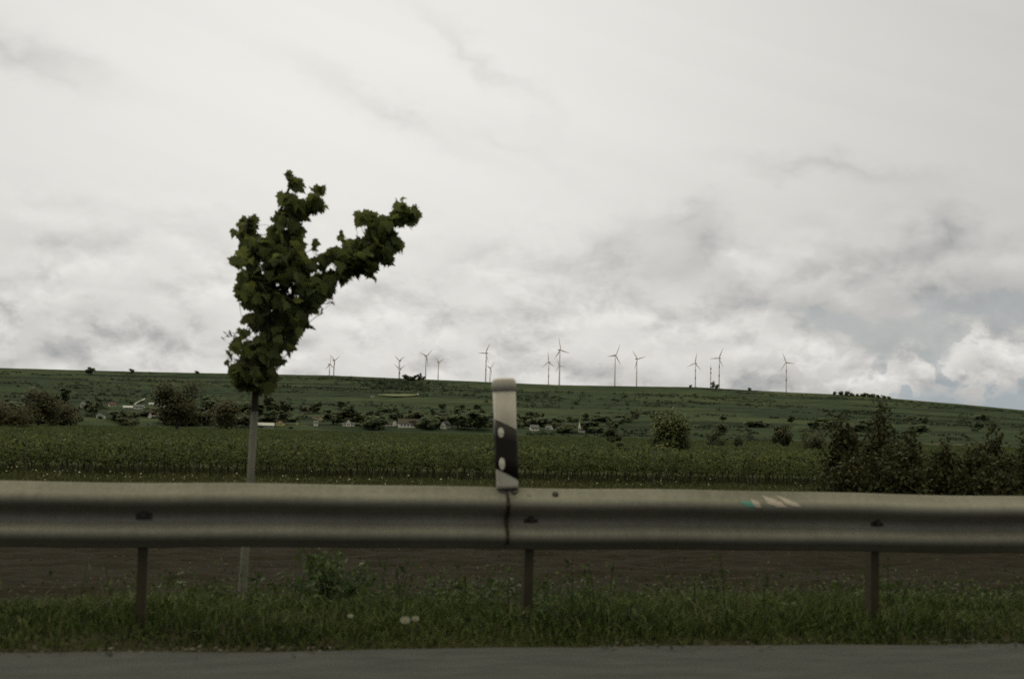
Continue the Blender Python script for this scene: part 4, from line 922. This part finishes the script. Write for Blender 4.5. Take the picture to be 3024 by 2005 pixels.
house('house with two pale gables above the small white house', 316, 420, 4.4, 4.2, 'cream', 'brown', False, 16, .5, blocks=[(4.6, 4, 4.4, 8, 2.0, 2.6, False)])
house('slender pale chapel tower above the two pale gables', 311.4, 413, 1.7, 5.2, 'cream', 'brown', False, 0, .35, depth=2.0, wins=1, name='chapel', cat='chapel')
house('red brown roofed house left of the slender chapel tower', 305.0, 412.6, 7.5, 4.2, 'grey', 'red', True, 8, .65)
house('white gabled house with two low side wings', 348.3, 426.6, 5.2, 7.4, 'white', 'grey', False, 0, .42, blocks=[(-4.2, 4, 4.0, 6, 2.2, 1.4, True), (4.2, 4, 4.2, 6, 2.4, 1.8, True)])
house('long white building with broad brown roof and dark openings', 409.8, 427.2, 23, 8.4, 'white', 'brown', True, 3, .54, depth=14, wins=6, name='farm_building', cat='building')
house('white stepped wing at the left end of the long building', 389.5, 425.2, 14, 3.4, 'white', 'brown', True, -3, .4, wins=4, blocks=[(5.0, 2, 4.0, 6, 4.2, 1.3, False)], name='farm_wing', cat='building')
house('white gable house with grey roof right of the long building', 443, 427.9, 6, 6.6, 'white', 'grey', False, -28, .5)
house('lonely white hut high on the hillside', 417.7, 395.4, 2.8, 3.4, 'white', 'brown', False, 0, .4, depth=4, wins=1, name='hut', cat='hut')
house('low pale hut on the hillside left of the pale meadow', 372.6, 397.2, 4, 1.9, 'white', 'grey', True, 0, .4, depth=4, wins=1, name='hut', cat='hut', chimney=False)
house('white walled house with grey roof just right of the marker post', 534.9, 429.9, 8.2, 5.2, 'white', 'grey', True, 8, .55)
house('small grey roofed house second to the right of the marker post', 547.7, 429.4, 5.4, 4.2, 'white', 'grey', True, -16, .55)
house('small grey house right of the white church spire', 586.5, 431, 4.6, 3.6, 'grey', 'grey', True, 10, .5)
house('tiny white hut beside the lone round ridge tree', 93, crest(93)+2.3, 3.0, 1.6, 'white', 'pale', True, 0, .3, depth=3, wins=0, name='hut', cat='hut', chimney=False)
def church():
    p = on_ground(579.4, 431.6, 700); k = dist(p)/FPX; root = tag(empty('church', p, -math.atan2(p[0], p[1])), 'little church with slender white spire at the foot of the hill', 'church')
    w = 2.6*k; b = MB(); b.box((0, 0, 1.6*k), (w, w, 3.8*k)); b.obj('tower', WALLS['white'], root)
    b = MB(); b.tube([(0, 0, 3.5*k), (0, 0, 5.2*k), (0, 0, 10*k)], [w*.62, w*.42, w*.03], 8); b.obj('spire', WALLS['white'], root)
    bw, br = MB(), MB(); gable_block(bw, br, 5*k, 7, 1.3*k, 1.4*k, 3.2*k, 1.5, True); bw.obj('wall', WALLS['white'], root); br.obj('roof', ROOFS['brown'], root)
    b = MB(); b.box((0, -w/2-.02, 2.4*k), (.7, .06, 1.4)); b.obj('window', M_win, root)
church()

# ------------------------------------------------------------------ wind turbines and mast
M_tower = noisy('turbine_white', [(.3, (.74, .71, .67)), (.7, (.80, .77, .73))], scale=.1, rough=.6)
M_red = plain('turbine_red', (.26, .10, .075), .6)
M_blade = plain('turbine_blade', (.46, .37, .33), .55)
TA = lambda x, y: ((930+x/5.2556)*S, (980+y/5.2556)*S)
TB = lambda x, y: ((1380+x/4.0776)*S, (980+y/4.0776)*S)
TC = lambda x, y: ((1960+x/5.375)*S, (980+y/5.375)*S)
TURB = [(TA, (240, 497), [(235, 345), (100, 585), (300, 570)], 'small leftmost turbine of the ridge with one blade straight up'), (TA, (310, 435), [(230, 345), (400, 360), (290, 610)], 'second turbine from the left with blades like a Y'),
        (TA, (1307, 440), [(1220, 347), (1395, 380), (1290, 600)], 'upper turbine of the overlapping pair left of the skyline thicket'), (TA, (1310, 573), [(1200, 460), (1408, 490), (1280, 700)], 'lower more distant turbine of the overlapping pair left of the thicket'),
        (TA, (1735, 368), [(1610, 313), (1825, 240), (1728, 520)], 'large turbine just right of the tall skyline tree'), (TA, (1928, 463), [(1855, 375), (2018, 400), (1900, 610)], 'smaller turbine right of the one beside the skyline tree'),
        (TB, (220, 250), [(125, 250), (265, 125), (243, 380)], 'large turbine left of the marker post with a blade level left'), (TB, (283, 428), [(210, 403), (335, 345), (285, 530)], 'small distant turbine close to the top of the marker post'),
        (TB, (975, 358), [(970, 235), (893, 432), (1035, 415)], 'turbine with thin upright blade, first right of the marker post'), (TB, (1125, 213), [(1098, 48), (1048, 330), (1197, 252)], 'tallest turbine of the whole ridge'),
        (TB, (1105, 403), [(1080, 315), (1048, 495), (1162, 415)], 'half hidden distant turbine behind the tallest tower'), (TB, (1790, 278), [(1820, 135), (1690, 293), (1818, 400)], 'large turbine in the middle right, left one of a spaced pair'),
        (TB, (2050, 320), [(1995, 215), (2122, 292), (2008, 460)], 'turbine right of the middle one with blades like a tilted Y'), (TC, (497, 490), [(512, 320), (385, 555), (555, 612)], 'turbine standing left of the striped mast'),
        (TC, (875, 410), [(915, 240), (768, 422), (907, 580)], 'turbine standing right of the striped mast'), (TC, (1940, 477), [(1903, 310), (1995, 495), (1860, 640)], 'rightmost turbine, alone on the falling ridge')]
def blade_mesh():
    V = []; F = []; prof = [(0, .9, .9), (.06, .95, .8), (.16, 2.0, .55), (.28, 1.9, .4), (.5, 1.35, .28), (.75, .85, .18), (.95, .5, .10), (1.0, .12, .05)]; n = 8
    for t, ch, th in prof:
        for j in range(n):
            a = 2*math.pi*j/n; tw = R(14)*(1-t)
            x = math.cos(a)*ch + (ch-.9)*.35; y = math.sin(a)*th
            V.append((x*math.cos(tw)-y*math.sin(tw), x*math.sin(tw)+y*math.cos(tw), 1.2+t*40))
    for i in range(len(prof)-1):
        for j in range(n): F.append((i*n+j, i*n+(j+1) % n, (i+1)*n+(j+1) % n, (i+1)*n+j))
    F.append(tuple((len(prof)-1)*n+j for j in range(n)))
    return indexed('blade', V, F, True)
BLADE = blade_mesh(); BLADE.materials.append(M_blade)
def turbine(fn, hub, tips, label):
    hx, hy = fn(*hub); T = [np.array(fn(*t))-np.array((hx, hy)) for t in tips]
    best = None
    for yaw in (25, 33, 41, 48):
        cy = math.cos(R(yaw))
        for ph in range(0, 120, 2):
            A = [np.array((math.sin(R(ph+120*i))*cy, -math.cos(R(ph+120*i)))) for i in range(3)]
            for perm in ((0, 1, 2), (0, 2, 1), (1, 0, 2), (1, 2, 0), (2, 0, 1), (2, 1, 0)):
                B = [A[q] for q in perm]; Rr = sum(float(t @ b_) for t, b_ in zip(T, B))/sum(float(b_ @ b_) for b_ in B)
                e = sum(float(((t-Rr*b_)**2).sum()) for t, b_ in zip(T, B))/Rr**2
                if best is None or e < best[0]: best = (e, yaw, ph, Rr)
    e, yaw, ph, Rp = best
    d = 41.2*FPX/Rp; d = min(max(d, 3100), 5600)
    H = at_depth(hx, hy, d); sc = Rp*d/FPX/41.2
    yawr = R(yaw); ax = -(fwd_h*math.cos(yawr)) - rgt_h*math.sin(yawr)      # the rotor looks towards us and to the left
    face = math.atan2(ax[1], ax[0])+math.pi/2                              # local -Y -> ax
    tower = np.array((H[0], H[1]))-ax[:2]*4.2*sc*.8
    g = z1(tower[0], tower[1])-3; hub_h = H[2]-g
    root = tag(empty('wind_turbine', (tower[0], tower[1], g), face), label, 'wind turbine', 'wind turbines along the ridge')
    n = 14; b = MB(); b.tube([(0, 0, hub_h*t) for t in np.linspace(0, .985, 9)], [(2.9-1.75*t)*sc for t in np.linspace(0, 1, 9)], n); b.obj('tower', M_tower, root, True)
    for t0 in (.50, .74):
        b = MB(); b.tube([(0, 0, hub_h*t0), (0, 0, hub_h*(t0+.07))], [(2.9-1.75*t0)*sc+.06, (2.9-1.75*(t0+.07))*sc+.06], n); b.obj('red_band', M_red, root, True)
    b = MB(); b.tube([(0, y*sc, hub_h) for y in (-3.0, -2.2, 0, 4, 7.0, 8.2)], [1.5*sc, 2.2*sc, 2.5*sc, 2.3*sc, 1.9*sc, .9*sc], 10); b.obj('nacelle', M_blade, root, True)
    b = MB(); b.tube([(0, y*sc, hub_h) for y in (-2.8, -4.0, -5.2, -5.7)], [1.9*sc, 1.9*sc, 1.3*sc, .3*sc], 10); b.obj('hub', M_blade, root, True)
    for i in range(3):
        o = bpy.data.objects.new('blade', BLADE); COL.objects.link(o); o.parent = root; o.location = (0, -4.2*sc*.8, hub_h); o.scale = (sc, sc, sc)
        # seen from the front the local x axis runs to the viewer's right
        o.rotation_euler = (0, R(ph+120*i), 0)
    return d, sc, hub_h, e
for t in TURB: print('turbine', ['%.2f' % v for v in turbine(*t)])
def mast():
    px, pt = TC(746, 505); _, pb = TC(742, 885); d = 2290.0
    p = on_ground(px-.2, crest(px)+1.0, 1500); d = dist(p); k = d/FPX; Ht = (crest(px)+.6-pt)*k
    root = tag(empty('radio_mast', p), 'thin red and white striped radio mast on the ridge between two turbines', 'mast')
    nb = 9
    for i in range(nb):
        z0, z1_ = Ht*.86*i/nb, Ht*.86*(i+1)/nb; r_ = .75-.30*i/nb
        b = MB()
        for q in range(3):
            a, a2 = q*2.094, (q+1)*2.094
            b.tube([(math.cos(a)*r_, math.sin(a)*r_, z0), (math.cos(a)*(r_-.03), math.sin(a)*(r_-.03), z1_)], [.24, .24], 5)
            b.tube([(math.cos(a)*r_, math.sin(a)*r_, z0), (math.cos(a2)*r_, math.sin(a2)*r_, z1_)], [.11, .11], 4)
            b.tube([(math.cos(a2)*r_, math.sin(a2)*r_, z0), (math.cos(a)*r_, math.sin(a)*r_, z1_)], [.11, .11], 4)
        b.obj('mast_section', M_red if i % 2 == 0 else M_tower, root)
    b = MB(); b.tube([(0, 0, Ht*.85), (0, 0, Ht)], [.28, .12], 6); b.obj('antenna', M_red, root)
    for zz in (.62, .78):
        b = MB(); b.tube([(-.9, -.9, Ht*zz), (-.9, -.9, Ht*zz+2.4)], [.5, .5], 8); b.tube([(.9, -.6, Ht*zz), (.9, -.6, Ht*zz+2.4)], [.45, .45], 8); b.obj('panel_antenna', M_blade, root)
mast()

# ------------------------------------------------------------------ vineyard
M_vine = foliage('vine_leaf', [(.048, .064, .028), (.084, .106, .040), (.120, .142, .052), (.18, .19, .068)], .42, pscale=.6, patch=.3, spec=.1)
M_vinefar = foliage('vine_leaf_far', [(.049, .066, .030), (.080, .101, .041), (.114, .130, .050)], .4, pscale=.035, patch=.45, spec=.05)
M_vtrunk = plain('vine_bark', (.046, .036, .024), 1)
M_vpost = plain('grey_stake', (.15, .145, .13), .8)
VY0, VSP = 67.0, 2.5
def vine_template(i):
    n = 150; x = rng.normal(size=n)*.30; z = np.clip(.62+rng.gamma(2.2, .22, n), .5, 1.9); y = rng.normal(size=n)*.17
    c = np.stack([x, y, z], 1); sh = []
    for k in range(6):
        bx, ln = rng.uniform(-.5, .5), rng.uniform(.1, .4)
        for t in np.linspace(0, 1, 6): sh.append((bx+rng.normal()*.04, rng.normal()*.08, 1.45+ln*t))
    c = np.concatenate([c, np.array(sh)])
    fo = soup('foliage', leaf_cards(c, rng.uniform(.10, .2, len(c)), asp=.9))
    b = MB(); j = [0.0]
    for q in range(4): j.append(j[-1]+random.uniform(-.06, .06))
    b.tube([(j[q], random.uniform(-.03, .03), -.1+.25*q) for q in range(5)], [.042, .036, .036, .032, .025], 6)
    for s_ in (-1, 1): b.tube([(j[4], 0, .82), (j[4]+s_*.2, 0, .92), (j[4]+s_*.5, 0, .95)], [.02, .016, .01], 5)
    return fo, b.mesh('trunk')
VT = [vine_template(i) for i in range(9)]
row_names = ['front row', 'second row', 'third row', 'fourth row']
nv = 0; protos = {}
for rw in range(4):
    y0 = VY0+rw*VSP; x = -.19*y0-5.5
    while x < .645*y0+6 and nv < 299:
        k = random.randrange(9)
        if k not in protos:
            root = empty('grapevine', (0, 0, 0)); link('foliage', VT[k][0], M_vine, root); link('trunk', VT[k][1], M_vtrunk, root); protos[k] = root
        else: root = copy_tree(protos[k])
        xx, yy = x+random.uniform(-.08, .08), y0+random.uniform(-.1, .1)
        root.location = (xx, yy, z1(xx, yy)); root.rotation_euler = (0, 0, random.choice((0, math.pi))+random.uniform(-.15, .15)); root.scale = (random.uniform(.95, 1.2), 1, random.uniform(.85, 1.12))
        tag(root, 'leafy grapevine with dark thin trunk in the %s of the vineyard' % row_names[rw], 'grapevine', 'grapevines in the %s' % row_names[rw]); nv += 1
        x += .90
for rw in range(3):
    y0 = VY0+rw*VSP; x = -.19*y0-4+rw*1.7
    while x < .645*y0+6:
        b = MB(); b.tube([(0, 0, -.2), (random.uniform(-.03, .03), 0, 1.0), (random.uniform(-.07, .07), 0, 1.95)], [.035, .034, .032], 6)
        o = b.obj('vineyard_stake', M_vpost); o.location = (x, y0+.05, z1(x, y0)); tag(o, 'thin grey vineyard stake standing in the %s' % row_names[rw], 'stake', 'vineyard stakes in the %s' % row_names[rw]); x += 5.4
print('vines', nv)
def vine_floor_grass():
    n = 60000; x = rng.uniform(-30, 68, n); y = rng.uniform(66.4, 84, n)
    h = rng.uniform(.10, .34, n)*(.5+fbm(x*.3, y*.5))
    tag(link('vineyard_grass', soup('vineyard_grass', blades(x, y, h, rng.uniform(.03, .06, n), rng.uniform(.1, .7, n))), M_vinegrass), 'grass growing between the trunks of the vines', 'grass', kind='stuff')
M_vinegrass = foliage('vineyard_grass', [(.026, .032, .012), (.044, .052, .018), (.064, .072, .026)], .25, pscale=.25, patch=.25, spec=.1)
vine_floor_grass()
def vineyard():
    Q = []; y = VY0+4*VSP
    while y < 760:
        x0, x1 = -.30*y-14, .76*y+14; ln = x1-x0
        per = 26*(78/y)**1.05 if y > 78 else 26
        n = int(ln*per); sz = .22*(y/78)**.78
        x = rng.uniform(x0, x1, n); gap = fbm(x*.06, np.full(n, y*.021))
        keep = gap > .20; x = x[keep]; n = len(x)
        top = .62+.75*fbm(x*.5, np.full(n, y*.7), 3)*1.25
        z = np.where(rng.random(n) < .25, rng.uniform(.25, .9, n), rng.uniform(.75, 1.1, n)*top+.28)
        c = np.stack([x, y+rng.normal(size=n)*.22*min(3, 1+y/400), zf(x, np.full(n, y))+z], 1)
        Q.append(leaf_cards(c, rng.uniform(.7, 1.35, n)*sz, asp=.85)); y += VSP*(1 if y < 240 else 2)
    P = np.concatenate(Q); print('vineyard quads', len(P))
    tag(link('vineyard', soup('vineyard', P), M_vinefar), 'rows of green vines filling the plain beyond the front rows', 'vineyard', kind='stuff')
vineyard()

# ------------------------------------------------------------------ tall shrubs behind the rail on the right
G_shrub = foliage('roadside_shrub_leaf', [(.032, .033, .015), (.050, .052, .022), (.074, .078, .032)], .25, pscale=1.2, patch=.3, spec=.1)
def shrub(label, px, ytop, wpx, d, n, seed, lean=0.0, sub=1.0):
    r = np.random.default_rng(seed); p = at_depth(px, 500, d); g = z1(p[0], p[1]); h = at_depth(px, ytop, d)[2]-g; w = wpx*d/FPX
    root = tag(empty('roadside_shrub', (p[0], p[1], g)), label, 'shrub', 'tall shrubs behind the rail')
    b = MB(); C = []
    for i in range(22):
        a = r.random()*6.28; q = r.uniform(.05, 1)*w*.5; hh = h*(1-.25*(q/(w*.5)))*r.uniform(.5, .98) if i else h
        if i == 0: q = 0
        tip = np.array((math.cos(a)*q+lean*hh, math.sin(a)*q*.8, hh)); pts = [np.zeros(3), tip*np.array((.55, .55, .35)), tip*np.array((.9, .9, .7)), tip]
        b.tube(pts, [.03, .022, .014, .005], 5)
        m_ = n//22
        for t in r.random(m_)**.85:
            k = t*3; j = min(2, int(k)); f = k-j; c = pts[j]*(1-f)+pts[j+1]*f
            C.append(c+r.normal(size=3)*np.array((1, 1, .8))*(.36*(1.25-t))*sub)
    C = np.array(C); C[:, 2] = np.clip(C[:, 2], .05, None)
    link('stems', b.mesh('stems'), M_bark, root); link('foliage', soup('foliage', leaf_cards(C, r.uniform(.08, .17, len(C)), droop=.5, asp=.62, r=r)), G_shrub, root)
shrub('left tall shrub behind the rail, leaning left, right part of photo', 852, 413, 52, 33, 6500, 1, -.13)
shrub('tallest pointed shrub behind the rail in the right part', 878, 399, 58, 35, 8000, 2, .02)
shrub('medium shrub right of the tallest pointed shrub', 910, 426, 58, 32, 6000, 3)
shrub('low broad shrub between the medium and the right tall shrub', 944, 441, 74, 31, 6500, 4)
shrub('tall shrub near the right picture edge behind the rail', 992, 424, 62, 33, 7000, 5)
shrub('shrub cut by the right picture edge behind the rail', 1026, 430, 60, 34, 6000, 6)
shrub('shrub further right hidden partly by the picture edge', 1062, 427, 64, 34, 4500, 7)
shrub('short bushy shrub at the foot of the left tall shrub', 848, 457, 56, 31, 5000, 8)
shrub('short bushy shrub at the foot of the tallest shrub', 888, 443, 80, 30.5, 7500, 9)
shrub('short bushy shrub at the foot of the right edge shrubs', 975, 447, 92, 30.5, 8000, 10)

# ------------------------------------------------------------------ render settings
SC.render.engine = 'CYCLES'
SC.cycles.use_denoising = False
SC.cycles.use_adaptive_sampling = False
SC.cycles.volume_bounces = 0; SC.cycles.max_bounces = 6; SC.cycles.diffuse_bounces = 3; SC.cycles.glossy_bounces = 2; SC.cycles.transmission_bounces = 3; SC.cycles.transparent_max_bounces = 4
SC.cycles.pixel_filter_type = 'BLACKMAN_HARRIS'; SC.cycles.filter_width = 1.7
SC.view_settings.view_transform = 'Standard'; SC.view_settings.look = 'None'; SC.view_settings.exposure = 0; SC.view_settings.gamma = 1
